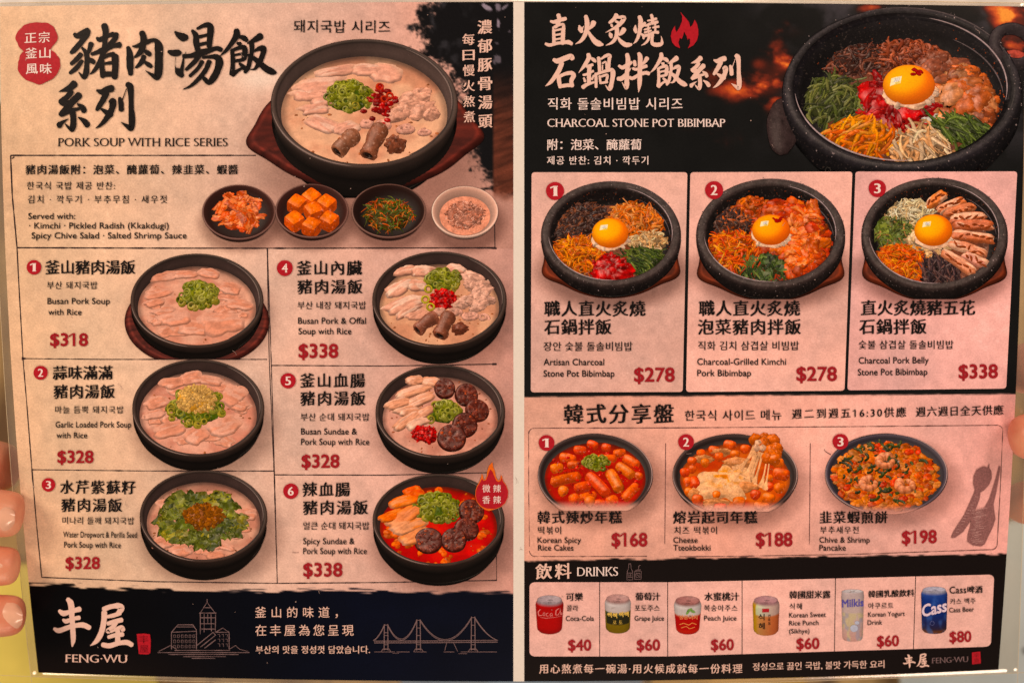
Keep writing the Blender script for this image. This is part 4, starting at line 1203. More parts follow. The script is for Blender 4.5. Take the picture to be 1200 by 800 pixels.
dish_texts(e3, [('水芹紫蘇籽', 71, 159, 570.4, 16.2, .008), ('豬肉湯飯', 72.5, 143, 591.5, 16.2, .008)], ('미나리 들깨 돼지국밥', 73.5, 157.5, 609.5, 8.8, .008), [('Water Dropwort & Perilla Seed', 74.5, 161, 629, 6.6, .008), ('Pork Soup with Rice', 75.5, 142, 641, 6.6, .008)], ('$328', 77.5, 117, 665.8, 13.4))

e4 = entry([([(313.5, 291), (318, 428)], .9), ([(318, 428), (450, 428.8), (580, 426.5)], 1.1), ([(577, 426.5), (582, 426.5)], 2.2)])
q = crop(425, 288, 5.717)
d = soup(515, 350.6, 78.6, 56.4, 24, 427.5, .50)
d.broth((226, 170, 136), (208, 146, 116), flecks=40)
for (X, Y, lx, ly, rot) in ((280, 170, .2, .09, .3), (240, 290, .26, .11, .6), (260, 400, .30, .12, .6), (310, 440, .26, .06, .75), (370, 470, .22, .09, .75), (400, 170, .18, .10, .1), (370, 270, .16, .11, .2), (620, 160, .16, .09, -.3)):
    d.patch('meat_slice_print', at(d, q, X, Y, -.12), lx * .95, ly * 1.25, .06, rot=rot, col=(220, 152, 126), fat=(234, 182, 156), spec=.2, lean=d.rng.normal(0, .03))
for (X, Y, s) in ((740, 220, .14), (790, 310, .17), (830, 360, .12), (700, 370, .14), (780, 400, .13), (650, 400, .10), (730, 270, .10), (800, 270, .1)):
    d.blob('offal_print', at(d, q, X, Y, -.11), (s * 1.3, s * .75, .08), (220, 160, 136), rot=d.rng.uniform(-.6, .9), bump=.4, nu=26, nv=14, freq=4, var=.3, spec=.25)
for (X, Y, R, t) in ((725, 470, .115, .03), (728, 465, .05, .026), (810, 480, .085, .025), (615, 445, .09, .035), (512, 440, .07, .042)):
    d.curl('offal_print', at(d, q, X, Y, -.07), R, t, (210, 148, 126), start=X, spec=.3)
d.wall_tube('offal_print', at(d, q, 480, 480, -.05), at(d, q, 375, 560, -.09), .10, (140, 80, 62))
d.wall_tube('offal_print', at(d, q, 580, 470, -.02), at(d, q, 520, 595, -.09), .105, (132, 74, 56))
d.blob('offal_print', at(d, q, 650, 555, -.08), (.13, .10, .10), (124, 66, 50), bump=.4, nu=26, nv=16, freq=4, var=.5, spec=.4)
d.scallions(at(d, q, 540, 230, -.1)[:2], .27, .22, 50, .060, .12)
for (X, Y) in ((440, 290), (420, 360), (455, 410)): d.ring('scallion_print', at(d, q, X, Y, 0), .05, .018, (0, -.5, 1), (196, 170, 78), col_in=(120, 96, 40), spec=.3)
d.paste(at(d, q, 545, 340, -.06)[:2], .21, .17, .17, (186, 24, 28))
d.finish(e4)
badge(e4, 334, 314.2, 9.3, '4')
dish_texts(e4, [('釜山內臟', 348, 424, 314.4, 17.2), ('豬肉湯飯', 349, 424.5, 336.4, 17.2)], ('부산 내장 돼지국밥', 349, 429, 358, 9.4), [('Busan Pork & Offal', 349.5, 429, 379.4, 7.2), ('Soup with Rice', 350, 412, 391.6, 7.2)], ('$338', 350.5, 396, 418.8, 15.6))

e5 = entry([([(318, 428), (321.8, 556)], .9), ([(321.8, 556), (450, 556.5), (572, 553.5)], 1.1)])
q = crop(425, 420, 5.717)
d = soup(516, 481.6, 75.8, 54.8, 25, 554.5, .50)
d.broth((220, 160, 138), (200, 134, 114), flecks=50, dots=(196, 112, 84))
for (X, Y, lx, ly, rot) in ((350, 150, .17, .10, .4), (450, 155, .15, .09, -.3), (340, 220, .3, .10, .35), (240, 300, .24, .09, .5), (360, 290, .30, .10, .3), (300, 350, .24, .09, .5), (290, 420, .26, .08, .75), (360, 430, .22, .10, .7), (400, 370, .2, .08, .4)):
    d.patch('meat_slice_print', at(d, q, X, Y, -.10), lx * .95, ly * 1.25, .06, rot=rot, col=(224, 150, 118), fat=(234, 172, 144), spec=.25, lean=d.rng.normal(0, .04))
for (X, Y, R, tl) in ((550, 195, .165, (0, -.45)), (700, 235, .185, (.25, -.4)), (775, 340, .19, (.35, -.35)), (690, 440, .20, (.25, -.5)), (595, 525, .225, (.0, -.45))):
    d.sausage_slice(at(d, q, X, Y, -.03), R, tl, z=-.03)
d.scallions(at(d, q, 545, 330, 0)[:2], .27, .20, 42, .062, .16)
d.paste(at(d, q, 385, 480, -.05)[:2], .135, .13, .15, (184, 24, 28)); d.paste(at(d, q, 445, 490, -.05)[:2], .12, .17, .14, (176, 22, 26))
d.finish(e5)
badge(e5, 337.8, 446, 9.0, '5')
dish_texts(e5, [('釜山血腸', 352, 427.5, 446, 17), ('豬肉湯飯', 352.5, 428, 467, 17)], ('부산 순대 돼지국밥', 352.5, 433, 488.6, 9.4), [('Busan Sundae &', 353, 418.5, 508.8, 7.2), ('Pork Soup with Rice', 353, 433, 521, 7.2)], ('$328', 354, 397.5, 547.4, 14.8))

e6 = entry([([(321.8, 556), (325, 683)], .9), ([(325, 683), (450, 682), (582, 679.5)], 1.1), ([(581.6, 640), (582, 680)], .8)])
q = crop(425, 550, 5.717)
d = Dish(514, 608.5, 77.2, 54, 26, clip=687.5)
d.soup_bowl(.56)
d.broth((206, 52, 26), (178, 32, 20), flecks=30, dots=(236, 120, 40))
for k in range(46):
    a = d.rng.uniform(0, 6.28); R = .82 * math.sqrt(d.rng.uniform(.3, 1)); s = d.rng.uniform(.03, .07)
    d.blob('broth_print', (R * math.cos(a), R * math.sin(a), d.level - .01), (s * 1.3, s, .035), np.array([238, 104, 34]) * d.rng.uniform(.75, 1.08), rot=a, bump=.3, nu=12, nv=8, spec=.3)
for (X, Y, lx, ly, rot, cl) in ((340, 155, .15, .11, .5, (228, 90, 34)), (280, 210, .22, .09, .35, (230, 108, 46)), (200, 310, .26, .08, .7, (230, 106, 44)), (280, 310, .30, .10, .8, (226, 128, 84)), (310, 370, .34, .12, .75, (226, 146, 106)), (350, 440, .28, .11, .8, (224, 134, 92)), (240, 420, .14, .06, .8, (226, 96, 42))):
    d.patch('meat_slice_print', at(d, q, X, Y, -.10), lx * 1.1, ly * 1.5, .045, rot=rot, col=cl, fat=(230, 126, 76), rough=.35, spec=.3, lean=d.rng.normal(0, .03))
for (X, Y, R, tl) in ((735, 270, .20, (.3, -.35)), (700, 390, .19, (.25, -.4)), (612, 465, .195, (.05, -.5)), (440, 470, .215, (-.05, -.5))):
    d.sausage_slice(at(d, q, X, Y, -.03), R, tl, z=-.03)
d.scallions(at(d, q, 500, 240, -.05)[:2], .36, .30, 74, .066, .15, .1)
d.finish(e6)
badge(e6, 341, 575, 9.0, '6')
dish_texts(e6, [('辣血腸', 355, 410, 573.4, 17), ('豬肉湯飯', 355.5, 431, 594.6, 17)], ('얼큰 순대 돼지국밥', 355.5, 433, 615.8, 9.4), [('Spicy Sundae &', 355.5, 415.5, 637, 7.0), ('Pork Soup with Rice', 355.5, 430, 648.6, 7.0)], ('$338', 356, 401, 674.6, 15.2))
# flame-shaped sticker mark
def fz(pts, o=(550, 535), s=11.43): return [(o[0] + x / s, o[1] + y / s) for x, y in pts]
f = Flat(L_BADGE)
f.poly(fz([(240, 190), (262, 120), (310, 68), (318, 130), (345, 200), (356, 270), (385, 318), (412, 300), (425, 235), (440, 270), (452, 320), (495, 380), (522, 460), (516, 540), (480, 620), (420, 670), (345, 700), (262, 722), (210, 705), (150, 665), (100, 600), (80, 520), (84, 450), (100, 395), (135, 330), (158, 280), (165, 220), (182, 250), (190, 300), (212, 305), (232, 260)]))
fb = f.build('spice_badge', M_ORANGE, e6)
f = Flat(L_BADGE + 15e-6)
f.poly(fz([(262, 200), (285, 165), (312, 200), (335, 260), (360, 315), (390, 335), (420, 320), (430, 270), (450, 330), (492, 385), (519, 460), (513, 540), (478, 615), (418, 666), (340, 694), (230, 690), (155, 655), (106, 596), (86, 520), (90, 452), (108, 400), (145, 340), (170, 290), (190, 320), (222, 310), (245, 260)]))
f.build('badge_core', M_BADGE, e6)
f = Flat(L_TOP)
for ch, X, Y in (('微', 228, 425), ('辣', 372, 425), ('香', 228, 575), ('辣', 372, 575)): put_text(f, ch, 550 + (X - 52) / 11.43, 550 + (X + 52) / 11.43, 535 + Y / 11.43, 9.4, 'fine')
f.build('badge_lettering', M_PALE, e6)
text_obj(root, 'ink_dash', M_SOFT, ('-', 343, 350, 648, 4, dict(latin=True)))

# ---- left footer
f = Flat(L_TEXT)
for s in ('150,250,40 200,280,62 290,255,52 385,230,62', '195,355,32 230,372,54 300,346,42 380,330,52', '90,460,36 150,480,58 290,432,52 420,415,62 500,446,58', '250,115,52 285,170,72 295,300,62 305,450,62 312,580,58 300,665,15'): f.brush(s, (55, 690), 10)
WU = ('240,160,52 310,135,48 390,125,58 425,150,64 385,210,48', '270,240,32 340,226,44 410,202,42', '245,195,58 240,290,58 215,400,58 165,490,48 100,540,6', '285,310,42 350,290,48 425,272,48', '370,300,42 330,350,48 280,390,48 340,380,32 420,348,42 440,375,48', '290,450,38 360,430,44 435,422,48', '385,385,48 385,500,54', '230,530,48 300,540,54 400,512,48 480,506,54 530,530,48')
for s in WU: f.brush(s, (95, 695), 8.89)
wm = f.build('shop_name_lettering', M_PINK, root)
f = Flat(L_TEXT); put_text(f, 'FENG·WU', 77.5, 149, 775, 9.2, 'serif', .012, latin=True, res=5); f.build('romanised_lettering', M_PINK, wm)
f = Flat(L_TEXT); f.poly([(160.5, 742), (169, 741.5), (176, 742.5), (177, 750), (176.5, 764), (174, 766), (163, 765.5), (161.5, 752)]); sl = f.build('seal_mark', M_BADGE, root)
f = Flat(L_TOP); put_text(f, '丰', 163.5, 174, 748.5, 9.5, 'fine'); put_text(f, '屋', 163.8, 174.4, 759.5, 9.5, 'fine'); f.build('seal_lettering', mat_flat('seal_line_ink', (128, 18, 26)), sl)
text_obj(root, 'slogan_lettering', M_PINK, ('釜山的味道，', 299, 396, 717, 13.2, dict(sty='fine')), ('在丰屋為您呈現', 299.5, 414.5, 738, 13.4, dict(sty='fine')), ('부산의 맛을 정성껏 담았습니다.', 300, 433.5, 760.6, 9.6, kor()))
def zl(pts, o=(0, 600), s=4.0): return [(o[0] + x / s, o[1] + y / s) for x, y in pts]
f = Flat(L_TEXT)
tw = [[(940, 470), (940, 570)], [(1012, 470), (1010, 560)], [(935, 470), (1015, 470)], [(940, 470), (955, 445), (990, 445), (1010, 470)], [(955, 445), (972, 420), (990, 445)], [(972, 420), (972, 405)], [(958, 475), (958, 560)], [(990, 475), (992, 555)], [(975, 475), (975, 520)], [(940, 492), (1010, 492)], [(942, 520), (1010, 520)], [(945, 545), (1010, 545)],
      [(805, 560), (805, 640)], [(805, 560), (835, 525), (905, 525), (922, 550), (922, 640)], [(805, 560), (922, 555)], [(830, 535), (912, 535)], [(1012, 560), (1045, 540), (1075, 560), (1075, 640)], [(1012, 560), (1075, 560)], [(920, 625), (1000, 560), (1012, 575)], [(940, 630), (1010, 575)], [(960, 635), (1012, 595)],
      [(745, 650), (800, 622), (830, 640)], [(740, 655), (1170, 655)], [(790, 664), (1120, 664)], [(860, 674), (1060, 674)], [(1075, 640), (1105, 622), (1125, 640), (1165, 650)], [(820, 645), (1080, 645)], [(900, 682), (1010, 682)]]
for p in tw: f.line(zl(p), .75, 6, .25)
for i in range(6):
    for j in range(3):
        x = 815 + i * 18; y = 572 + j * 24
        f.line(zl([(x, y), (x + 9, y), (x + 9, y + 13), (x, y + 13), (x, y)]), .5)
for i in range(3):
    for j in range(3): f.line(zl([(1022 + i * 18, 570 + j * 22), (1031 + i * 18, 570 + j * 22), (1031 + i * 18, 583 + j * 22)]), .5)
f.build('building_drawing', M_DIM, root)
f = Flat(L_TEXT)
B = lambda p: zl(p, (300, 600), 4.0)
for x, yt in ((610, 522), (762, 500), (1018, 487)):
    for dx in (-8, 8): f.line(B([(x + dx, yt), (x + dx * 1.15, 645)]), .95)
    for yy in (yt + 4, yt + 40, 575, 618, 640): f.line(B([(x - 9, yy), (x + 9, yy)]), .7)
    f.line(B([(x - 22, 650), (x - 14, 638), (x + 14, 638), (x + 22, 650)]), .8)
for dy in (0, 9): f.line(B([(555, 601 + dy), (840, 600 + dy), (1132, 597 + dy)]), .75)
for i in range(72): x = 556 + i * 8; f.line(B([(x, 601), (x, 609)]), .4)
def cat(x0, y0, x1, y1, sag):
    t = np.linspace(0, 1, 16); return B(np.stack([x0 + (x1 - x0) * t, y0 + (y1 - y0) * t + sag * 4 * t * (1 - t)], 1))
for off in (0, 6):
    f.line(cat(550, 598 + off * .3, 602, 524 + off, 12), .65); f.line(cat(618, 524 + off, 754, 502 + off, 78), .65); f.line(cat(770, 502 + off, 1010, 490 + off, 98), .65); f.line(cat(1026, 490 + off, 1134, 598, 18), .65)
f.line(B([(885, 645), (895, 606)]), .6); f.line(B([(945, 650), (925, 606)]), .6)
for a, b in ((555, 650), (660, 720), (740, 800), (880, 930), (960, 1130)): f.line(B([(a, 652), (b, 652)]), .6)
f.line(B([(640, 658), (670, 658)]), .5); f.line(B([(950, 660), (990, 660)]), .5)
f.build('bridge_drawing', M_DIM, root)

# ------------------------------------------------------------------ right page
f = Flat(L_TEXT)
o, s_ = (632, 8), 14.8
for s in ('200,260,42 260,272,64 360,237,64 455,215,64', '330,152,74 345,220,74 315,320,64 280,370,42', '240,362,34 250,480,54 255,640,60', '265,352,44 390,312,44 420,342,54 410,480,74 405,640,74', '270,420,34 380,396,36', '270,500,34 380,480,36', '270,575,34 380,556,36', '110,650,48 180,672,60 300,642,54 420,630,54 500,620,74 560,650,58',
          '690,335,26 710,390,84 735,440,64', '740,400,32 770,340,8', '940,282,94 920,330,74 860,400,27', '805,172,64 825,260,80 825,380,80 790,500,74 720,600,54 625,655,8', '850,430,32 890,510,64 970,612,94 1040,650,94 1095,665,44'): f.brush(s, o, s_)
o = (702, 8)
for s in ('300,152,74 260,220,70 180,285,44', '300,192,42 400,190,64 430,212,74 370,300,70 280,370,54 115,455,8', '290,262,42 330,282,42', '212,318,42 225,348,44', '185,462,32 200,500,74 210,540,42', '430,402,84 400,450,74 350,500,32', '305,382,74 310,460,74 280,560,64 220,630,48 115,680,8', '325,530,32 370,600,64 450,662,80 510,668,74 560,660,44',
          '630,332,22 625,400,64 640,455,42', '790,290,54 765,340,42 740,370,16', '700,182,64 720,250,80 710,380,74 680,520,58 640,600,42 595,650,8', '720,470,27 770,512,54 770,560,32', '840,250,27 920,237,42 990,215,44', '905,152,54 925,220,54 920,290,42', '800,340,32 900,300,52 1010,272,52', '785,405,32 850,387,37 890,370,27', '850,330,32 855,450,37', '790,455,37 900,422,32', '930,370,27 1030,352,44', '970,312,37 975,430,37', '930,450,32 1020,452,54', '770,520,52 860,490,48 960,450,42', '870,500,48 850,580,48 800,640,37 730,680,8', '925,490,54 915,590,54 930,650,64 1000,668,74 1080,650,64 1087,580,32 1075,515,6'): f.brush(s, o, s_)
o, s_ = (632, 56), 13.33
for s in ('225,195,52 290,215,84 400,172,84 490,140,80 515,175,74', '350,250,74 310,350,74 250,450,68 170,550,54 95,605,8', '300,450,64 310,540,68 325,620,54', '320,450,54 410,412,54 500,400,64 535,440,74 500,520,68 510,600,64', '320,610,58 430,592,58 520,592,54',
          '765,112,64 770,170,68 700,290,54 615,395,10', '815,172,42 850,197,58 875,220,44', '740,300,42 830,272,44', '685,430,32 740,420,42 840,370,37', '785,292,64 775,400,64 775,540,64', '695,480,32 715,530,42', '850,440,32 820,500,32', '680,622,64 740,582,54 850,545,32', '925,165,54 935,260,54 940,390,48', '965,182,32 1040,132,52 1095,132,64 1090,200,54 1080,350,48', '985,250,27 1040,232,32 1045,340,27', '985,280,22 985,350,22', '880,410,42 885,500,48 885,620,44', '885,420,42 1000,382,48 1120,352,58 1150,400,74 1135,520,68 1110,630,68 1085,655,42 1030,590,8', '940,450,37 955,560,37', '950,460,32 1050,432,42 1060,470,42 1040,540,37', '960,557,37 1060,542,37'): f.brush(s, o, s_)
o = (716, 56)
for s in ('125,290,42 180,317,58 260,272,64 320,235,44', '250,112,64 265,200,74 255,320,70 245,450,70 245,590,74 230,635,44 170,545,8', '110,490,64 170,482,74 250,400,42 315,320,8', '365,217,50 375,280,52', '560,172,74 530,220,54 480,280,22', '345,330,42 400,342,44 550,292,54', '290,472,52 340,482,54 450,422,54 540,397,58 590,410,54', '435,97,54 455,160,74 450,350,70 445,550,70 430,700,10'): f.brush(s, o, s_)
for s in FAN: f.brush(s, (255, 22), 10, fit=((258, 34, 324, 91), (762, 62, 805, 104)))
for s in XI: f.brush(s, (50, 85), 10, fit=((67, 95, 106, 154), (808, 66, 832.5, 105.5)))
for s in LIE: f.brush(s, (95, 85), 10, fit=((112, 97, 159, 154), (835, 64, 869, 106)))
f.build('title_lettering', M_PINK, root)
f = Flat(L_TEXT)
f.poly([(600 + x / 4, y / 4) for x, y in [(788, 57), (800, 72), (818, 92), (830, 108), (835, 130), (845, 120), (856, 95), (866, 114), (872, 138), (873, 165), (866, 192), (850, 214), (824, 229), (834, 206), (834, 187), (828, 181), (823, 190), (818, 172), (806, 150), (801, 170), (795, 185), (786, 180), (779, 202), (788, 228), (766, 219), (750, 200), (744, 172), (748, 150), (757, 132), (764, 124), (765, 142), (771, 153), (784, 132), (796, 104), (797, 78)]])
f.build('flame_mark', M_BADGE, root)
text_obj(root, 'korean_subtitle_lettering', M_PALE, ('직화 돌솔비빔밥 시리즈', 642, 799.5, 122.3, 14.6, kor(res=4)))
text_obj(root, 'english_subtitle_lettering', M_PALE, ('CHARCOAL STONE POT BIBIMBAP', 641.5, 849.5, 149, 9.4, lat('serif', res=5)))
text_obj(root, 'side_note_lettering', M_PALE, ('附：泡菜、醃蘿蔔', 641.5, 751.5, 170, 13.2, dict(sty='kai')), ('제공 반찬: 김치 · 깍두기', 641, 759.5, 188.4, 10.4, kor()))

# header stone pot
q = crop(900, 0, 4.0)
d = Dish(1057, 103.5, 140.5, 96, 33, clip=201)
d.stone_bowl(depth=.40, floor=-.30, tint=(30, 25, 26), thick=.075)
d.blob('stone_bowl_print', (-1.00, -.30, -.16), (.13, .34, .06), (50, 36, 34), bump=.06, nu=26, nv=14, spec=.08)
d.ring('stone_bowl_print', (.93, .54, -.03), .17, .052, (.3, -.3, 1), (52, 42, 42), n=28, m=10, spec=.12)
d.disk('stone_bowl_print', .001, -.3, lambda X, Y: np.array([20, 16, 16.]) + 0 * X[:, None])
d.blob('stone_bowl_print', (.93, .50, -.14), (.12, .12, .03), (176, 78, 66), bump=.05, spec=.05)
c = at(d, q, 620, 440, -.22)
d.disk('rice_bed_print', .66, -.26, lambda X, Y: np.array([92, 46, 32.]) * (.6 + .8 * fbm(X * 9, Y * 9, 3))[:, None], hf=lambda X, Y: .04 * fbm(X * 6, Y * 6, 7))
BEEF = [(132, 74, 56), (110, 58, 44), (156, 92, 72), (92, 48, 38)]
d.shreds('beef_print', at(d, q, 420, 250, -.16)[:2], .30, .20, .14, 90, .22, .022, [(116, 58, 44), (84, 44, 34), (146, 80, 60), (62, 36, 30)], curl=1.4)
d.shreds('beef_print', at(d, q, 650, 225, -.12)[:2], .30, .20, .17, 110, .20, .026, [(152, 72, 50), (122, 54, 38), (180, 92, 66)], curl=1.5)
d.chunks('beef_print', at(d, q, 790, 290, -.14)[:2], .20, .20, .12, 30, .06, [(168, 92, 66), (146, 78, 58)])
d.chunks('mushroom_print', at(d, q, 930, 400, -.16)[:2], .30, .34, .16, 34, .085, [(212, 118, 76), (192, 96, 60), (226, 142, 98)], long=1.5, bump=.38, spec=.5)
d.chunks('mushroom_print', at(d, q, 1040, 510, -.2)[:2], .16, .2, .10, 12, .08, [(196, 104, 70), (178, 88, 58)], long=1.5, bump=.38, spec=.4)
d.shreds('greens_print', at(d, q, 310, 450, -.2)[:2], .26, .30, .14, 95, .32, .022, [(104, 104, 56), (84, 88, 44), (128, 122, 70), (66, 68, 38)], dirn=1.0, spread=.6, curl=.5)
d.shreds('carrot_print', at(d, q, 440, 650, -.22)[:2], .30, .24, .18, 75, .44, .030, [(242, 124, 46), (232, 106, 38), (248, 150, 68)], dirn=1.0, spread=.7, curl=.7)
d.shreds('sprout_print', at(d, q, 700, 680, -.22)[:2], .26, .24, .15, 60, .42, .030, [(240, 182, 134), (228, 160, 112), (246, 198, 156)], dirn=1.8, spread=.5, curl=.6)
d.shreds('green_bean_print', at(d, q, 915, 608, -.22)[:2], .25, .16, .14, 62, .42, .027, [(92, 104, 48), (72, 84, 38), (110, 120, 60), (58, 66, 32)], dirn=2.3, spread=.35, curl=.25)
d.paste(at(d, q, 610, 440, -.14)[:2], .37, .36, .15, (156, 22, 30), 50)
d.egg(at(d, q, 660, 405, -.04)[:2], .218, z=-.06, col=(250, 160, 20), red=True, shine=(-.50, -.30))
d.chunks('egg_print', at(d, q, 780, 470, -.05)[:2], .11, .08, .05, 8, .05, [(236, 214, 194)], spec=.2)
heroR = None
hr = d.finish(root)
for ob in hr[1:]:
    ob.parent = hr[0]; ob.matrix_parent_inverse.identity()

def card_ink(seed, tint):
    def fn(px, py): return with_shadows(px, py, parch(px, py, np.asarray(tint, float), seed))
    return fn
SHADOWS += [(718, 318, 96, 48, .42), (905, 318, 98, 48, .42), (1096, 318, 98, 50, .42)]
def stone_entry(pnl, ctr, seed):
    e = panel('dish_entry', *pnl[0], card_ink(seed, pnl[1]), r=3.5)
    d = Dish(*ctr, seed, clip=350.5)
    d.board(z=-.38, R=.95, col=(84, 36, 25), ears=True, a_ear=(206, -26), squash=.9, grain=10)
    d.stone_bowl(depth=.36, floor=-.30); d.level = -.25; d.grow = 1.13
    d.disk('rice_bed_print', .74, -.27, lambda X, Y: np.array([104, 52, 34.]) * (.6 + .8 * fbm(X * 9, Y * 9, 3))[:, None], hf=lambda X, Y: .04 * fbm(X * 6, Y * 6, 7))
    return e, d
DARK = [(74, 48, 42), (58, 38, 36), (104, 62, 48), (128, 72, 50)]
ORG = [(240, 120, 46), (228, 104, 40), (246, 146, 66)]

e, d = stone_entry(((623, 805.5, 622, 800, 202, 202, 459.5, 459), (226, 164, 142)), (716, 273.5, 82, 62), 41)
q = crop(620, 200, 5.333)
d.shreds('mushroom_print', at(d, q, 330, 290, -.16)[:2], .34, .28, .15, 110, .22, .026, DARK, curl=1.5)
d.shreds('mushroom_print', at(d, q, 240, 400, -.2)[:2], .16, .16, .12, 50, .2, .022, DARK, curl=1.5)
d.shreds('carrot_print', at(d, q, 670, 300, -.14)[:2], .36, .30, .18, 130, .30, .028, [(238, 126, 72), (226, 110, 58), (244, 150, 92)], curl=1.0)
d.shreds('sprout_print', at(d, q, 740, 430, -.16)[:2], .24, .18, .13, 80, .22, .022, [(240, 186, 134), (228, 164, 112), (246, 200, 152)], curl=1.1)
d.shreds('pickle_print', at(d, q, 300, 520, -.18)[:2], .34, .30, .17, 140, .30, .024, [(240, 122, 40), (232, 104, 36), (246, 144, 60)], curl=1.0)
d.shreds('greens_print', at(d, q, 720, 560, -.18)[:2], .28, .22, .14, 70, .40, .026, [(86, 98, 44), (64, 78, 36), (118, 122, 62), (52, 60, 30)], dirn=2.5, spread=.45, curl=.5)
d.paste(at(d, q, 520, 590, -.10)[:2], .30, .27, .17, (156, 20, 26), 40)
d.egg(at(d, q, 507, 395, -.02)[:2], .262, z=-.04, col=(250, 160, 16))
d.finish(e)
badge(e, 650.4, 224, 10.6, '1')
dish_texts(e, [('職人直火炙燒', 638, 756, 362, 18.4), ('石鍋拌飯', 638, 716, 383.4, 18.4)], ('장안 숯불 돌솔비빔밥', 637, 741, 406, 11.0), [('Artisan Charcoal', 637, 708, 427.8, 7.4), ('Stone Pot Bibimbap', 637, 720, 441.2, 7.4)], ('$278', 743.5, 790, 446.8, 15.8))

e, d = stone_entry(((809, 998.8, 804, 989.6, 202, 201.2, 459, 457.5), (234, 166, 144)), (903, 273, 87.3, 64.5), 42)
q = crop(805, 200, 5.333)
d.shreds('mushroom_print', at(d, q, 300, 310, -.18)[:2], .30, .22, .13, 90, .26, .024, DARK + [(196, 92, 52)], curl=1.2)
d.shreds('kimchi_print', at(d, q, 400, 220, -.1)[:2], .24, .20, .16, 60, .26, .045, [(206, 92, 52), (184, 74, 44), (222, 112, 66)], curl=1.5)
d.chunks('kimchi_print', at(d, q, 690, 330, -.12)[:2], .52, .50, .18, 75, .085, [(220, 92, 46), (204, 74, 38), (232, 112, 60), (190, 66, 38)], long=1.6, bump=.35, spec=.35)
d.chunks('kimchi_print', at(d, q, 720, 560, -.16)[:2], .26, .28, .14, 26, .09, [(220, 94, 48), (204, 78, 42)], long=1.4, bump=.35, spec=.35)
for k in range(34):
    X, Y = d.rng.uniform(650, 800), d.rng.uniform(230, 590)
    d.slab('kimchi_print', at(d, q, X, Y, -.04), d.rng.uniform(.08, .15), d.rng.uniform(.05, .09), .03, rot=d.rng.uniform(0, 6), tilt=d.rng.normal(0, .18), roll=d.rng.normal(0, .15), bend=d.rng.normal(0, .04), col=np.array([224, 96, 50]) * d.rng.uniform(.75, 1.08), fat=(238, 136, 86), rough=.5, spec=.35)
d.shreds('carrot_print', at(d, q, 280, 500, -.16)[:2], .36, .32, .18, 120, .34, .028, [(242, 118, 44), (232, 98, 38), (248, 146, 68), (226, 84, 50)], curl=.8)
d.leaves('greens_print', at(d, q, 490, 600, -.16)[:2], .34, .18, .12, 60, .20, [(62, 76, 38), (48, 60, 32), (86, 96, 48), (40, 48, 28)])
d.shreds('greens_print', at(d, q, 490, 600, -.14)[:2], .32, .17, .13, 46, .30, .024, [(78, 92, 44), (58, 72, 36), (110, 116, 60), (180, 70, 50)], dirn=1.6, spread=.6, curl=.6)
d.egg(at(d, q, 525, 375, 0)[:2], .256, z=-.02, col=(250, 150, 20), red=True)
d.finish(e)
badge(e, 836.6, 223, 10.6, '2')
dish_texts(e, [('職人直火炙燒', 819, 937, 361.6, 18.4), ('泡菜豬肉拌飯', 818, 938, 383.4, 18.4)], ('직화 김치 삼겹살 비빔밥', 818, 936, 405.2, 11.0), [('Charcoal-Grilled Kimchi', 817, 921, 427.4, 7.4), ('Pork Bibimbap', 817, 880, 440.6, 7.4)], ('$278', 933.5, 980, 445.8, 15.8))

e, d = stone_entry(((1002.5, 1192, 993, 1179, 201, 201, 457, 455), (238, 166, 150)), (1095, 273.5, 85.8, 66), 43)
q = crop(1000, 195, 5.16)
d.shreds('sprout_print', at(d, q, 330, 270, -.14)[:2], .30, .22, .15, 110, .28, .020, [(240, 204, 156), (228, 182, 132), (246, 218, 176)], curl=.9)
d.leaves('greens_print', at(d, q, 240, 390, -.18)[:2], .22, .22, .12, 34, .20, [(98, 104, 48), (76, 86, 40), (124, 126, 62)])
d.shreds('greens_print', at(d, q, 240, 380, -.16)[:2], .26, .26, .14, 70, .28, .02, [(104, 110, 52), (80, 88, 42), (132, 132, 70), (168, 118, 74)], curl=.7)
d.shreds('carrot_print', at(d, q, 290, 580, -.17)[:2], .34, .30, .17, 150, .26, .025, [(246, 112, 36), (238, 96, 32), (250, 138, 58)], curl=.9)
d.shreds('bracken_print', at(d, q, 510, 620, -.18)[:2], .28, .26, .14, 80, .34, .026, [(66, 46, 46), (50, 36, 38), (92, 64, 60), (106, 70, 62)], dirn=1.5, spread=.5, curl=.6)
d.chunks('minced_garlic_print', at(d, q, 440, 440, -.1)[:2], .30, .26, .12, 60, .04, [(238, 190, 146), (228, 172, 124)], spec=.2)
for (X, Y, l, rot, cl) in ((500, 205, .17, .7, (236, 130, 82)), (590, 240, .22, .5, (226, 124, 84)), (640, 270, .24, .35, (214, 120, 84)), (690, 315, .26, .10, (206, 110, 78)), (725, 360, .28, -.06, (204, 106, 74)), (730, 430, .30, -.16, (206, 110, 76)), (690, 500, .28, -.40, (214, 126, 92)), (640, 585, .30, -.72, (212, 128, 94)), (735, 570, .20, -.5, (208, 130, 108))):
    d.slab('pork_belly_print', at(d, q, X, Y, -.02), l, .078, .055, rot=rot, tilt=0, roll=.12, col=cl, fat=(238, 172, 138), nfat=2.0, rough=.22, edge=7, spec=.35)
    cc = at(d, q, X, Y - 8, .05)
    for t in (-.62, -.3, .05, .38, .7):
        w2_ = d.rng.uniform(.03, .07); s2_ = d.rng.uniform(-.03, .03)
        d.blob('pork_belly_print', (cc[0] + l * t * math.cos(rot) - s2_ * math.sin(rot), cc[1] + l * t * math.sin(rot) + s2_ * math.cos(rot), cc[2] - .012), (w2_, .016, .02), (164, 78, 50), rot=rot + d.rng.normal(0, .5), bump=.4, nu=10, nv=6, spec=.2)
d.egg(at(d, q, 483, 390, 0)[:2], .262, z=-.02, col=(250, 160, 12))
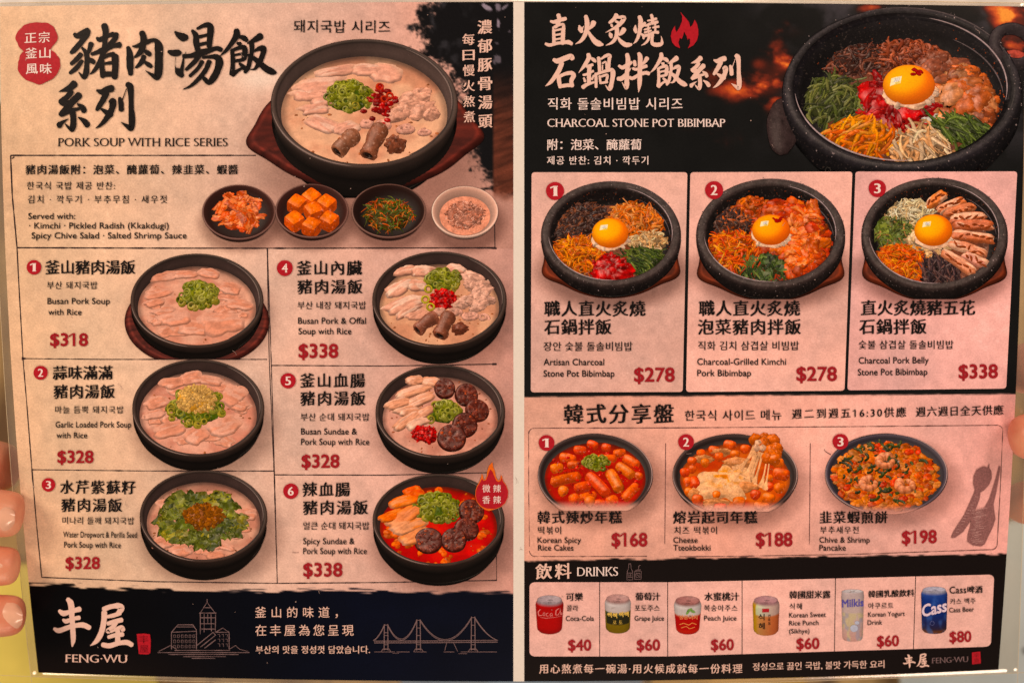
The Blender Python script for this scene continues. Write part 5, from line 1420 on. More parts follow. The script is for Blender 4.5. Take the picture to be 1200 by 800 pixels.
d.finish(e)
badge(e, 1027.8, 221, 10.2, '3')
dish_texts(e, [('直火炙燒豬五花', 1009, 1142, 361, 18.2), ('石鍋拌飯', 1007, 1085, 383, 18.2)], ('숯불 삼겹살 돌솔비빔밥', 1006, 1117, 404, 10.6), [('Charcoal Pork Belly', 1006, 1088, 426, 7.4, -.006), ('Stone Pot Bibimbap', 1005, 1086.5, 439.6, 7.4, -.006)], ('$338', 1123.5, 1168.5, 443, 15.6, -.01))

# sharing plates
f = Flat(L_TEXT)
put_text(f, '韓式分享盤', 661, 789, 485.4, 23, 'kaibold', -.004, res=5)
tm = f.build('section_lettering', M_BLACK, root)
f = Flat(L_TEXT); put_text(f, '한국식 사이드 메뉴', 802.5, 915.5, 487, 12.8, 'kor', -.008); f.build('korean_lettering', M_BLACK, tm)
f = Flat(L_TEXT); put_text(f, '週二到週五16:30供應', 928, 1061.5, 485, 11.8, 'kai', -.016); put_text(f, '週六週日全天供應', 1073, 1175.5, 482.6, 11.8, 'kai', -.022); f.build('hours_lettering', M_BLACK, tm)
def arc(cx, cy, r, a0, a1): 
    a = np.radians(np.linspace(a0, a1, 8)); return list(zip(cx + r * np.cos(a), cy + r * np.sin(a)))
fl = Flat(L_LINE)
fl.line(arc(626, 508, 6.5, 180, 270) + [(800, 501), (1000, 499.6)] + arc(1168.5, 504.5, 6.5, -90, 0) + [(1172, 575)] + arc(1162, 637, 6.5, 0, 90) + [(1000, 649), (850, 651.5)], .9, 5, .35)
fl.line([(619.5, 508), (619.6, 580), (620.5, 640)], .5, 5, .6); fl.line(arc(627, 645, 6.5, 180, 90) + [(668, 651.6), (758, 651.4)], .8, 5, .4)
fl.line([(796, 651.8), (850, 651.5)], .9, 5, .3)
fl.build('sharing_plate_frame', M_SOFT, root)
RC = [(238, 98, 34), (230, 84, 28), (244, 116, 46)]
e = frame([([(780, 519), (779.6, 580), (779, 637)], .9)], 'dish_entry', M_SOFT)
q = crop(615, 500, 6.665)
d = Dish(697.6, 556.5, 67.5, 48.5, 51, clip=598, fade=(224, 152, 126))
d.pan()
d.broth((186, 46, 28), (158, 34, 22), flecks=40, dots=(228, 100, 50), level=-.085)
for (x0, y0, x1, y1, r, z) in ((380, 180, 480, 190, .075, 0), (490, 130, 570, 160, .075, -.02), (600, 160, 670, 175, .075, -.02), (690, 215, 790, 205, .075, -.02), (270, 235, 400, 265, .085, 0), (200, 335, 300, 320, .085, 0), (200, 440, 440, 385, .095, .02), (385, 490, 520, 460, .095, 0), (490, 375, 650, 535, .105, .08), (660, 350, 745, 505, .10, .06), (720, 300, 850, 390, .09, .03), (770, 240, 890, 310, .085, 0), (860, 375, 915, 400, .07, -.02), (770, 570, 880, 455, .085, 0), (270, 500, 330, 520, .10, 0), (350, 585, 420, 560, .105, .0), (470, 590, 540, 590, .105, .02), (640, 600, 720, 570, .10, .02), (540, 600, 630, 600, .07, -.02), (420, 560, 560, 530, .07, -.02), (330, 300, 440, 300, .07, -.02), (560, 250, 720, 250, .07, -.03)):
    d.capsule('rice_cake_print', at(d, q, x0, y0, z), at(d, q, x1, y1, z), r, np.array(RC[d.rng.integers(3)]) * d.rng.uniform(.92, 1.06))
for k in range(150):
    X, Y = d.rng.uniform(200, 900), d.rng.uniform(160, 610)
    if ((X - 555) / 370) ** 2 + ((Y - 370) / 245) ** 2 > 1: continue
    s = d.rng.uniform(.012, .03)
    d.blob('sauce_print', at(d, q, X, Y, d.rng.uniform(-.02, .10)), (s * 1.6, s, s * .7), np.array([212, 58, 26]) * d.rng.uniform(.75, 1.2), rot=d.rng.uniform(0, 3), bump=.3, nu=8, nv=6, spec=.5)
d.level = .02
d.scallions(at(d, q, 555, 280, .08)[:2], .22, .17, 44, .05, .12, .15)
d.finish(e)
badge(e, 640.4, 518.6, 9.3, '1')
dish_texts(e, [('韓式辣炒年糕', 630, 728.5, 606, 15)], ('떡볶이', 630.5, 657.5, 621.2, 9.4), [('Korean Spicy', 630, 681, 635.6, 6.6), ('Rice Cakes', 630.5, 672, 644.6, 6.6)], ('$168', 717, 758, 639.4, 15.2))

e = frame([([(949.5, 519), (949, 580), (948.4, 638)], .9)], 'dish_entry', M_SOFT)
q = crop(775, 500, 6.667)
d = Dish(861.5, 556.5, 73.5, 48, 52, clip=599, fade=(228, 152, 126))
d.pan()
d.broth((212, 104, 62), (190, 70, 42), flecks=20, level=-.085)
for (x0, y0, x1, y1, r) in ((490, 140, 580, 165, .085), (620, 175, 690, 185, .075), (370, 185, 450, 195, .075), (280, 225, 340, 215, .08), (210, 270, 270, 285, .075), (150, 370, 215, 360, .08), (215, 330, 270, 345, .07), (180, 430, 230, 440, .08), (250, 410, 270, 480, .085), (185, 510, 240, 520, .075), (245, 570, 320, 585, .09), (410, 640, 510, 640, .08), (410, 540, 450, 545, .08), (560, 600, 650, 590, .09), (700, 530, 770, 545, .085), (790, 550, 880, 580, .09), (820, 460, 870, 490, .08), (880, 490, 960, 480, .085), (870, 360, 1000, 390, .095), (870, 300, 950, 280, .08), (420, 240, 480, 240, .075), (310, 290, 370, 285, .075), (540, 215, 610, 225, .07), (720, 620, 790, 620, .07), (760, 640, 840, 620, .07), (820, 420, 860, 400, .07)):
    d.capsule('rice_cake_print', at(d, q, x0, y0, 0), at(d, q, x1, y1, 0), r, np.array(RC[d.rng.integers(3)]) * d.rng.uniform(.95, 1.08))
def cheese_col(X, Y):
    n = fbm(X * 8, Y * 8, 9, 4); t = sstep(.46, .60, fbm(X * 13 + 3, Y * 13, 12, 3)) * sstep(.36, .0, np.hypot(X * .9, Y))
    c = np.array([238, 170, 124.]) * (.9 + .22 * n)[:, None]
    return c * (1 - t[:, None]) + np.array([226, 124, 40.]) * t[:, None]
n = 70; a = np.linspace(0, 2 * np.pi, n, endpoint=False); rr = np.linspace(.02, 1, 24)
cx_, cy_, _ = at(d, q, 500, 430, 0)
Ro = .40 * (1 + .55 * (fbm(np.cos(a) * 1.8 + 4, np.sin(a) * 1.8 + 4, 3, 3) - .5) * 2)
LX = (rr[:, None] * Ro * np.cos(a) * 1.12).ravel(); LY = (rr[:, None] * Ro * np.sin(a) * 1.15).ravel()
hz = np.repeat(np.sqrt(np.clip(1 - rr ** 3, 0, 1)), n) * .14 * (.75 + .5 * fbm(LX * 6, LY * 6, 5))
d.add('cheese_print', np.stack([cx_ + LX, cy_ + LY, -.03 + hz], 1), grid_faces(n, 24, wrap=True), cheese_col(LX, LY), spec=.15, amb=.55)
for (X, Y, rx, ry) in ((430, 590, .22, .06), (330, 250, .16, .05), (600, 280, .26, .10), (470, 200, .16, .05), (650, 470, .22, .10), (370, 620, .10, .05), (250, 520, .1, .1)):
    d.blob('cheese_print', at(d, q, X, Y, .02), (rx, ry, .08), (232, 146, 98), bump=.35, nu=22, nv=12, freq=3, spec=.2)
for (x0, y0, x1, y1, r0) in ((600, 330, 730, 150, .05), (650, 400, 745, 160, .06), (690, 400, 770, 190, .05), (720, 440, 790, 200, .035), (780, 460, 830, 200, .03), (810, 480, 850, 210, .025), (560, 330, 720, 200, .03), (670, 420, 740, 220, .04)):
    A = np.array(at(d, q, x0, y0, .10)); Bq = np.array(at(d, q, x1, y1, .42)); t = np.linspace(0, 1, 14)
    p = A + (Bq - A) * t[:, None]; p[:, 2] -= .06 * np.sin(t * np.pi)
    d.tube('cheese_print', p, r0 * (.28 + 1.7 * (1 - t) ** 4 + .5 * t ** 3), np.array([238, 168, 122]) * d.rng.uniform(.94, 1.06), sides=8, spec=.2, amb=.85)
for (X, Y, s) in ((735, 100, .10), (800, 85, .08), (870, 105, .10), (800, 140, .11), (860, 200, .12), (900, 170, .10), (830, 240, .10), (880, 250, .10), (770, 170, .09), (905, 215, .08)):
    d.blob('rice_cake_print', at(d, q, X, Y, .40), (s * 1.1, s, s), np.array([232, 112, 56]) * d.rng.uniform(.88, 1.08), bump=.2, rot=d.rng.uniform(0, 3), nu=18, nv=12, spec=.5)
for (X, Y) in ((760, 130), (790, 165), (745, 165)): d.blob('cheese_print', at(d, q, X, Y, .46), (.06, .07, .05), (240, 176, 140), bump=.4, spec=.3)
d.finish(e)
badge(e, 803.8, 517.6, 9.3, '2')
dish_texts(e, [('熔岩起司年糕', 789, 887, 606, 15)], ('치즈 떡볶이', 790, 840, 621.2, 9.4), [('Cheese', 789, 817.5, 635.6, 6.6), ('Tteokbokki', 789, 832.5, 644.6, 6.6)], ('$188', 886, 928, 639.2, 15.2))

q = crop(950, 500, 5.217)
e = Flat(L_LINE); e.line([(965.8, 526), (967, 528.5), (970, 530.5), (973.5, 532.5)], .7, 2, .4); e = e.build('dish_entry', M_SOFT, root)
d = Dish(1038.6, 555, 72, 47, 53, clip=602, fade=(206, 132, 110))
d.pan(depth=.08, tint=(56, 46, 50))
d.lathe('pancake_print', [(.01, -.01), (.5, .0), (.78, -.02), (.83, -.06), (.80, -.10)], np.array([[214, 112, 52]] * 5), n=90, spec=.1)
PK = [(218, 106, 50), (212, 92, 42), (228, 124, 62), (204, 80, 42), (224, 132, 78)]
for k in range(420):
    a = d.rng.uniform(0, 6.28); r = .84 * math.sqrt(d.rng.uniform(0, 1)); s = d.rng.uniform(.03, .085)
    d.blob('pancake_print', (r * math.cos(a), r * math.sin(a), -.01 - .05 * (r > .75)), (s * 1.5, s, s * .42), np.array(PK[d.rng.integers(5)]) * d.rng.uniform(.8, 1.1), rot=d.rng.uniform(0, 3), bump=.35, nu=9, nv=6, spec=.25)
for k in range(74):
    a = d.rng.uniform(0, 6.28); r = .76 * math.sqrt(d.rng.uniform(0, 1)); th = d.rng.uniform(0, 3.1); l = d.rng.uniform(.06, .22); t = np.linspace(-.5, .5, 7)
    x = r * math.cos(a) + np.cos(th + t) * l * t; y = r * math.sin(a) + np.sin(th + t) * l * t
    d.tube('chive_print', np.stack([x, y, .04 + 0 * t], 1), d.rng.uniform(.014, .026), np.array([74, 76, 34]) * d.rng.uniform(.5, 1.1), sides=6, spec=.2)
for k in range(15):
    a = d.rng.uniform(0, 6.28); r = .74 * math.sqrt(d.rng.uniform(0, 1)); s = d.rng.uniform(.04, .07)
    d.blob('pancake_print', (r * math.cos(a), r * math.sin(a), .03), (s * 1.4, s, s * .5), np.array([222, 74, 40]) * d.rng.uniform(.85, 1.1), rot=d.rng.uniform(0, 3), bump=.3, nu=10, nv=7, spec=.3)
for (X, Y, R, st) in ((458, 212, .20, .9), (355, 350, .19, 1.2), (580, 360, .20, 2.2)): d.shrimp(at(d, q, X, Y, .07)[:2], R, .08, st)
d.finish(e)
badge(e, 984.6, 517.2, 9.3, '3')
dish_texts(e, [('韭菜蝦煎餅', 960.5, 1039.5, 606, 14.6)], ('부추새우전', 961, 1006, 620.6, 8.8), [('Chive & Shrimp', 960, 1019, 635.4, 6.6), ('Pancake', 960, 991, 644.6, 6.6)], ('$198', 1057, 1097, 636.6, 14.6, -.03))

f = Flat(L_TEXT)
def zz(pts): return [(950 + x / 5.217, 500 + y / 5.217) for x, y in pts]
f.poly(zz([(1042, 245), (1060, 240), (1078, 250), (1090, 222), (1090, 252), (1103, 270), (1105, 310), (1090, 350), (1058, 386), (1036, 400), (1030, 440), (985, 560), (930, 640), (880, 676), (855, 676), (870, 640), (935, 540), (990, 420), (1002, 386), (992, 350), (994, 300), (1012, 262)]))
f.build('spoon_drawing', M_BROWN, root)
f = Flat(L_TEXT)
f.poly(zz([(1148, 238), (1158, 240), (1150, 300), (1132, 400), (1116, 470), (1122, 520), (1128, 560), (1112, 610), (1088, 660), (1062, 715), (1040, 728), (990, 722), (956, 700), (958, 660), (975, 600), (982, 540), (1010, 512), (1062, 490), (1090, 440), (1125, 330)]))
f.build('paddle_drawing', M_BROWN, root)
f = Flat(L_TEXT + 20e-6)
for k in range(34):
    y = 500 + k * 6.4; x0 = 985 - (k * .7 if k < 20 else 20 - k * .2) + RNG.uniform(0, 40); f.line(zz([(x0, y), (min(x0 + RNG.uniform(20, 70), 1105), y - 6)]), .35, 4, .4)
for k in range(14):
    t = k / 13; x, y = 1010 - 120 * t, 430 + 215 * t; f.line(zz([(x - 8, y - 6), (x + 14, y - 2)]), .35, 4, .4)
f.build('hatching_drawing', mat_flat('hatching_ink', (196, 138, 124)), root)

# drinks
f = Flat(L_TEXT)
put_text(f, '飲料', 628, 669, 669.4, 18.6, 'kaibold', -.01, res=5); dm = f.build('section_lettering', M_PINK, root)
f = Flat(L_TEXT); put_text(f, 'DRINKS', 676.5, 724, 674.4, 10.4, 'serif', -.008, latin=True, res=5); f.build('romanised_lettering', M_PALE, dm)
f = Flat(L_TEXT)
def zr(pts): return [(600 + x / 4, 600 + y / 4) for x, y in pts]
for p in ([(546, 240), (557, 240)], [(547, 242), (546, 262), (540, 275), (538, 315), (566, 315), (565, 275), (558, 262), (557, 242)], [(543, 283), (562, 283)], [(543, 303), (562, 303)], [(548, 288), (548, 300)], [(556, 288), (556, 300)], [(574, 276), (575, 312), (604, 312), (607, 276), (574, 276)], [(577, 270), (604, 268)], [(592, 266), (594, 250), (602, 246)], [(580, 285), (600, 285), (599, 303), (581, 303), (580, 285)], [(586, 290), (596, 300)]): f.line(zr(p), .6, 3, .2)
f.build('bottle_drawing', M_DIM, root)

DX = [620.5, 702.7, 782.4, 869.6, 979, 1073, 1165]
def dy_top(x): return 682 - 9 * max(0, x - 800) / 365 - .3
def dy_bot(x): return 768.5 - 11.5 * max(0, x - 780) / 380
def drink(i, bottom_shift=0.0):
    a, b = DX[i], DX[i + 1]
    sh = lambda x: -4 * max(0, (x - 900) / 265)
    first, last = i == 0, i == 5
    return panel('drink_entry', a + (0 if first else .5), b - (0 if last else .5), a + sh(a) + (0 if first else .5), b + sh(b) - (0 if last else .5), dy_top(a), dy_top(b), dy_bot(a), dy_bot(b), card_ink(80, (232, 166, 146)), r=6, step=1.5, corners=(first, last, last, first))
M_DIV = mat_flat('divider_ink', (96, 58, 52))

def can(e, cx, yt, yb, hw, colf, lid=(176, 150, 148), neck=.86, foot=.84, mark=None, tilt=.34, taper=0.0):
    """a printed photo of a drinks can: domed lid, neck, body with its own artwork, drawn-in foot"""
    H = (yb - yt) / hw
    d = Dish(cx, yt + hw * tilt * .9, hw, hw * tilt, int(cx))
    Hb = (H - 2 * tilt * .9) / d.c
    prof = [(.02, -.03), (.70, -.03), (.76, 0), (.82, .03), (.87, .0), (neck, -.04), (.97, -.24), (1.0, -.36)]
    zz_ = np.linspace(-.45, -(Hb - .28), 26)
    prof += [(1.0 - taper * k / 25, z) for k, z in enumerate(zz_)]
    prof += [(.97 - taper, -(Hb - .16)), (foot - taper, -(Hb - .02)), (foot - taper - .04, -Hb)]
    def cf(V):
        R = np.hypot(V[:, 0], V[:, 1]); z = V[:, 2]
        c = colf(np.arctan2(V[:, 0], -V[:, 1]), np.clip(-z / Hb, 0, 1))
        L = (z > -.05) & (R < .9)
        c = np.where(L[:, None], np.asarray(lid, float) * (.75 + .4 * fbm(V[:, 0] * 4, V[:, 1] * 6, 3))[:, None], c)
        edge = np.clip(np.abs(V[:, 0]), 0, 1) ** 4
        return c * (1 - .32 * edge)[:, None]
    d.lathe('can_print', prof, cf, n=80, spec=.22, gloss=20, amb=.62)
    d.blob('can_print', (0.05, -.1, .0), (.20, .14, .03), np.asarray(lid, float) * .8, bump=.1, nu=14, nv=8, spec=.3)
    d.finish(e)
def dtx(e, zh, ko, en, pr):
    f = Flat(L_TEXT)
    for a in zh: put_text(f, a[0], a[1], a[2], a[3], a[4], a[6] if len(a) > 6 else 'kaibold', a[5] if len(a) > 5 else 0, latin=(len(a) > 6 and a[6] == 'sans'))
    f.build('name_lettering', M_BLACK, e)
    f = Flat(L_TEXT); put_text(f, ko[0], ko[1], ko[2], ko[3], ko[4], 'kor', ko[5] if len(ko) > 5 else 0); f.build('korean_lettering', M_BLACK, e)
    f = Flat(L_TEXT)
    for a in en: put_text(f, a[0], a[1], a[2], a[3], a[4], 'sans', a[5] if len(a) > 5 else 0, latin=True)
    f.build('english_lettering', M_BLACK, e)
    f = Flat(L_TEXT); put_text(f, pr[0], pr[1], pr[2], pr[3], pr[4], 'price', pr[5] if len(pr) > 5 else 0, latin=True); f.build('price_lettering', M_RED, e)
def cmark(e, mat, *t):
    f = Flat(L_BADGE)
    for a in t: put_text(f, *a[:5], **a[5])
    f.build('can_lettering', mat, e)
def band(t, stops): return ramp(t, stops)

e = drink(0)
can(e, 644, 697, 743.6, 16.3, lambda a, t: band(t, [(0, (188, 24, 26)), (.3, (206, 30, 30)), (.8, (196, 26, 28)), (1, (150, 16, 20))]), taper=.10)
f = Flat(L_BADGE)
for p in ([(633.4, 713.2, 1), (630.6, 716, 1.3), (631.4, 720.6, 1.2), (635.2, 720.2, .8)], [(637, 717, .8), (636, 720.2, .9), (638.4, 720.6, .8), (638.6, 717.4, .7), (637, 717, .6)], [(642.4, 717.6, .7), (640.4, 718, .9), (640.2, 721, .9), (643, 721, .6)], [(646.6, 717.6, .6), (644.6, 718.4, .9), (644.8, 721.4, .9), (647, 720, .6), (647.2, 717.6, .6), (647.4, 721.6, .6)], [(655, 712, .7), (651.6, 714.6, 1.2), (651, 719.6, 1.2), (654, 719.8, .7), (656.4, 715.6, .6), (656.8, 711.6, .7), (656.6, 719.4, .8)], [(658.4, 716.4, .6), (657.6, 719.4, .8), (659.6, 718, .5)], [(633, 722.4, .4), (640, 723.6, .7), (650, 722.6, .5), (658, 720.8, .3)]):
    f.line([(x, y) for x, y, _ in p], [w_ * .8 for _, _, w_ in p], 1.0)
f.build('can_lettering', mat_flat('can_script_ink', (224, 120, 108)), e)
dtx(e, [('可樂', 663.5, 683, 699, 10.4)], ('콜라', 664, 677.5, 712, 8), [('Coca-Cola', 663, 696, 726.8, 5.6)], ('$40', 666, 692.4, 761.4, 12.4))
e = drink(1)
def grape(a, t):
    c = band(t, [(0, (236, 214, 204)), (.30, (232, 204, 192)), (.34, (226, 196, 182)), (.345, (42, 74, 66)), (.42, (44, 66, 52)), (.44, (48, 44, 28)), (.70, (52, 46, 26)), (.72, (140, 110, 42)), (1, (128, 98, 40))])
    m = (t > .34) & (t < .72) & (np.abs(a) > 1.12)
    c = np.where(m[:, None], np.array([150, 122, 60.]), c)
    return c
can(e, 724, 696, 742.4, 15.2, grape, lid=(190, 140, 130), taper=.06)
cmark(e, mat_flat('can_gold_ink', (230, 176, 74)), ('쌕쌕', 711.5, 723, 719.6, 8, dict(sty='kaibold', slope=.10)), ('쌕쌕', 725, 736.5, 719.6, 8, dict(sty='kaibold', slope=-.06)), ('포도', 718, 729.4, 728.6, 5, dict(sty='fine')))
dtx(e, [('葡萄汁', 744.5, 773.6, 698.6, 10)], ('포도주스', 743.5, 773, 712, 7.8), [('Grape Juice', 743.5, 778, 726.6, 5.6)], ('$60', 746.4, 773, 761.2, 12.4))
e = drink(2)
can(e, 805.8, 698, 744, 16, lambda a, t: band(t, [(0, (236, 214, 204)), (.36, (238, 212, 198)), (.40, (226, 120, 96)), (.44, (206, 52, 34)), (.75, (204, 46, 30)), (.9, (214, 66, 34)), (1, (176, 36, 26))]), lid=(172, 112, 104), taper=.14)
cmark(e, mat_flat('can_orange_ink', (236, 130, 74)), ('봉봉', 796, 806, 722.6, 6.6, dict(sty='kai')), ('피치', 807, 817, 722.6, 6.6, dict(sty='kai')))
f = Flat(L_BADGE)
for (x, y, an) in ((808, 714, -.5), (811.5, 715.6, .4), (806, 716.4, -1.0)):
    t = np.linspace(0, 2 * np.pi, 14, endpoint=False); u = 3.4 * np.cos(t); v = 1.5 * np.sin(t)
    f.poly(np.stack([x + u * math.cos(an) - v * math.sin(an), y + u * math.sin(an) + v * math.cos(an)], 1), lift=x * 1e-8)
f.build('leaf_print', mat_flat('leaf_green_ink', (112, 142, 62)), e)
f = Flat(L_BADGE); f.line([(796, 731), (801, 729.4), (807, 731.6), (811, 729), (816, 731)], .8, 1.5); f.line([(798, 735), (804, 733), (808, 736), (814, 734)], .7, 1.5); f.build('can_pattern_print', mat_flat('can_peach_ink', (236, 132, 62)), e)
dtx(e, [('水蜜桃汁', 825.5, 866, 698.6, 10.2)], ('복숭아주스', 825, 864, 712, 7.8), [('Peach Juice', 825, 863, 726.4, 5.6)], ('$60', 833.4, 859.4, 761, 12.4, -.01))
e = drink(3)
can(e, 897.6, 697.6, 745, 15.6, lambda a, t: ramp(a, [(-1.6, (226, 170, 60)), (-1.1, (236, 176, 74)), (-.6, (240, 166, 110)), (.5, (232, 128, 88)), (1.6, (222, 110, 76))]) * np.where((t < .36) & (a > -.9), 1.0, 1.0)[:, None] * (1 - .12 * t)[:, None] + (np.array([0, 60, 80.]) * sstep(.4, .34, t)[:, None] * (a > -.9)[:, None]), lid=(182, 130, 128), taper=.06)
f = Flat(L_BADGE); f.poly([(893, 712.6), (901, 712.4), (901, 716.6), (893, 716.8)]); f.build('can_tag_print', M_BADGE, e)
cmark(e, M_BLACK, ('식', 888.5, 895.6, 722.6, 8, dict(sty='kai')), ('혜', 889, 896, 733, 8, dict(sty='kai')), ('전', 899.8, 902.8, 721, 3.6, dict(sty='fine')), ('통', 899.8, 902.8, 725.4, 3.6, dict(sty='fine')), ('음', 899.8, 902.8, 729.8, 3.6, dict(sty='fine')))
dtx(e, [('韓國甜米露', 925, 973, 696.6, 9.8, -.012)], ('식혜', 925, 939.6, 710, 7.8), [('Korean Sweet', 924.6, 967.6, 723, 5.6, -.02), ('Rice Punch', 924.6, 959, 732.2, 5.4, -.02), ('(Sikhye)', 924.6, 948.4, 741.6, 5.2, -.02)], ('$60', 933.4, 959.6, 759.8, 12.4, -.02))
e = drink(4)
def milk(a, t):
    c = band(t, [(0, (222, 190, 182)), (.5, (232, 196, 182)), (1, (230, 170, 154))])
    n = fbm(a * 2.2 + 9, t * 6, 5, 2)
    c = mix(c, (236, 206, 160), .8 * sstep(.52, .6, n) * (t > .42)); n2 = fbm(a * 2 + 3, t * 7 + 4, 8, 2)
    c = mix(c, (190, 170, 176), .7 * sstep(.54, .6, n2) * (t > .42)); return c
can(e, 999, 690.2, 751.2, 13.2, milk, lid=(206, 188, 182), neck=.97, foot=.86, tilt=.16, taper=.10)
cmark(e, mat_flat('can_violet_ink', (88, 74, 140)), ('Milkis', 986.6, 1011.6, 710.8, 8.6, dict(sty='price', latin=True, slope=-.06)))
f = Flat(L_BADGE); f.disc(1000.5, 735.5, 4.6, 4.2, 20); f.disc(1004, 729, 2.6, 2.2, 14); f.build('can_pattern_print', mat_flat('can_blue_ink', (176, 168, 176)), e)
dtx(e, [('韓國乳酸飲料', 1017.4, 1071, 695.8, 9.6, -.026)], ('아쿠르트', 1017.4, 1046.6, 709.4, 7.4, -.02), [('Korean Yogurt', 1017, 1060, 722.2, 5.4, -.03), ('Drink', 1016.4, 1033.6, 731.6, 5.4, -.03)], ('$60', 1027.8, 1052.8, 756.8, 12.2, -.03))
e = drink(5)
can(e, 1094.6, 687, 742.6, 15.4, lambda a, t: mix(band(t, [(0, (60, 84, 150)), (.2, (34, 58, 130)), (.55, (30, 48, 108)), (.8, (44, 40, 72)), (.90, (58, 42, 52)), (.93, (128, 72, 44)), (1, (96, 56, 40))]), (86, 120, 184), .55 * sstep(.5, .8, fbm(a * 2, t * 5, 4, 3))), lid=(180, 168, 176), tilt=.24, taper=.06)
cmark(e, mat_flat('can_silver_ink', (226, 188, 190)), ('Cass', 1080.4, 1108.8, 722, 13.4, dict(sty='price', latin=True, slope=-.24)))
f = Flat(L_BADGE); f.line(arc(1092, 729.5, 2.6, 0, 350), .5, 1); f.build('can_pattern_print', mat_flat('can_slate_ink', (92, 88, 128)), e)
dtx(e, [('Cass', 1112.4, 1132, 694.8, 7.8, -.03, 'sans'), ('啤酒', 1133.4, 1151, 690.6, 9.4, -.02)], ('카스 맥주', 1113, 1143, 704.4, 7.2, -.03), [('Cass Beer', 1112, 1141, 717, 5.4, -.04)], ('$80', 1112.6, 1137.6, 751.8, 12.2, -.03))

# footer of the right page
text_obj(root, 'slogan_lettering', M_PINK, ('用心熬煮每一碗湯‧用火候成就每一份料理', 632, 869.6, 783, 11.2, dict(sty='kai', slope=-.001)), ('정성으로 끓인 국밥, 불맛 가득한 요리', 882, 1036, 780.6, 9.6, kor(slope=-.02)))
f = Flat(L_TEXT)
for s in ('150,250,40 200,280,62 290,255,52 385,230,62', '195,355,32 230,372,54 300,346,42 380,330,52', '90,460,36 150,480,58 290,432,52 420,415,62 500,446,58', '250,115,52 285,170,72 295,300,62 305,450,62 312,580,58 300,665,15'): f.brush(s, (55, 690), 10, fit=((63, 700, 107, 757), (1058, 766, 1072.6, 782)))
for s in WU: f.brush(s, (95, 695), 8.89, fit=((106, 707, 157, 758), (1073.6, 765, 1088.6, 780.8)))
w2 = f.build('shop_name_lettering', M_PINK, root)
f = Flat(L_TEXT); put_text(f, 'FENG·WU', 1092, 1134, 776.4, 6.4, 'serif', -.04, latin=True, res=4); f.build('romanised_lettering', M_DIM, w2)
f = Flat(L_TEXT); f.poly([(1138.6, 763.6), (1148.4, 762.6), (1149, 776.4), (1138.8, 777.6)]); s2 = f.build('seal_mark', M_BADGE, root)
f = Flat(L_TOP); put_text(f, '丰', 1140.6, 1147, 767, 5.8, 'fine'); put_text(f, '屋', 1140.6, 1147, 773.4, 5.8, 'fine'); f.build('seal_lettering', M_RED, s2)

# dust and fine scratches on the film
f = Flat(L_TOP + 40e-6)
for k in range(110):
    x, y = RNG.uniform(20, 1185), RNG.uniform(8, 785); r = abs(RNG.normal(0, .35)) + .25
    f.disc(x, y, r, r * RNG.uniform(.6, 1), 7)
for k in range(26):
    x, y = RNG.uniform(30, 1180), RNG.uniform(12, 780); a = RNG.uniform(0, 3.1); l = RNG.uniform(2, 6); b = RNG.normal(0, .3)
    f.line([(x, y), (x + l * math.cos(a), y + l * math.sin(a)), (x + 1.6 * l * math.cos(a + b), y + 1.6 * l * math.sin(a + b))], .35, 2, .3)
du = f.build('dust_speck', mat_flat('dust', (170, 132, 114), mottled=.2), root)
du['kind'] = 'stuff'

# ---- the clear film that seals the sheet
def film():
    m, nt, b = mat_new('clear_film')
    nt.nodes.remove(b)
    out = nt.nodes['Material Output']
    tr = nt.nodes.new('ShaderNodeBsdfTransparent'); tr.inputs[0].default_value = (.97, .95, .91, 1)
    gl = nt.nodes.new('ShaderNodeBsdfGlossy'); gl.inputs['Roughness'].default_value = .16
    df = nt.nodes.new('ShaderNodeBsdfDiffuse'); df.inputs[0].default_value = (.62, .58, .50, 1)
    tc = nt.nodes.new('ShaderNodeTexCoord'); n = nt.nodes.new('ShaderNodeTexNoise'); n.inputs['Scale'].default_value = 60
    mr = nt.nodes.new('ShaderNodeMapRange'); mr.inputs['To Min'].default_value = .03; mr.inputs['To Max'].default_value = .12
    nt.links.new(tc.outputs['Object'], n.inputs['Vector']); nt.links.new(n.outputs['Fac'], mr.inputs['Value'])
    m1 = nt.nodes.new('ShaderNodeMixShader'); nt.links.new(mr.outputs['Result'], m1.inputs[0])
    m2 = nt.nodes.new('ShaderNodeMixShader'); m2.inputs[0].default_value = .08
    nt.links.new(tr.outputs[0], m1.inputs[1]); nt.links.new(df.outputs[0], m1.inputs[2])
    nt.links.new(m1.outputs[0], m2.inputs[1]); nt.links.new(gl.outputs[0], m2.inputs[2])
    nt.links.new(m2.outputs[0], out.inputs['Surface'])
    return m
def fx_l(y): return x_left(y) - 9.5
def fx_r(y): return 1208 - 15 * (np.asarray(y, float) / 790) ** 2
nu, nv = 80, 54
Sg, Tg = np.meshgrid(np.linspace(0, 1, nu), np.linspace(0, 1, nv)); Sg = Sg.ravel(); Tg = Tg.ravel()
py = Tg * 800
for _ in range(3):
    px = fx_l(py) + (fx_r(py) - fx_l(py)) * Sg
    py = (y_top(px) - 4.5) + (y_bot(px) + 5.5 - y_top(px) + 4.5) * Tg
A = P(px, py, -150e-6); Bk = P(px, py, -400e-6)
n0 = nu * nv
rimf = []
ring_i = [j for j in range(nu)] + [i * nu + nu - 1 for i in range(1, nv)] + [(nv - 1) * nu + j for j in range(nu - 2, -1, -1)] + [i * nu for i in range(nv - 2, 0, -1)]
for i in range(len(ring_i)):
    a_, b_ = ring_i[i], ring_i[(i + 1) % len(ring_i)]; rimf.append((a_, b_, b_ + n0, a_ + n0))
filmo = mesh_obj('laminate_film', np.concatenate([A, Bk]), [grid_faces(nu, nv), grid_faces(nu, nv, n0), np.array(rimf)], film(), root)
f = Flat(60e-6)
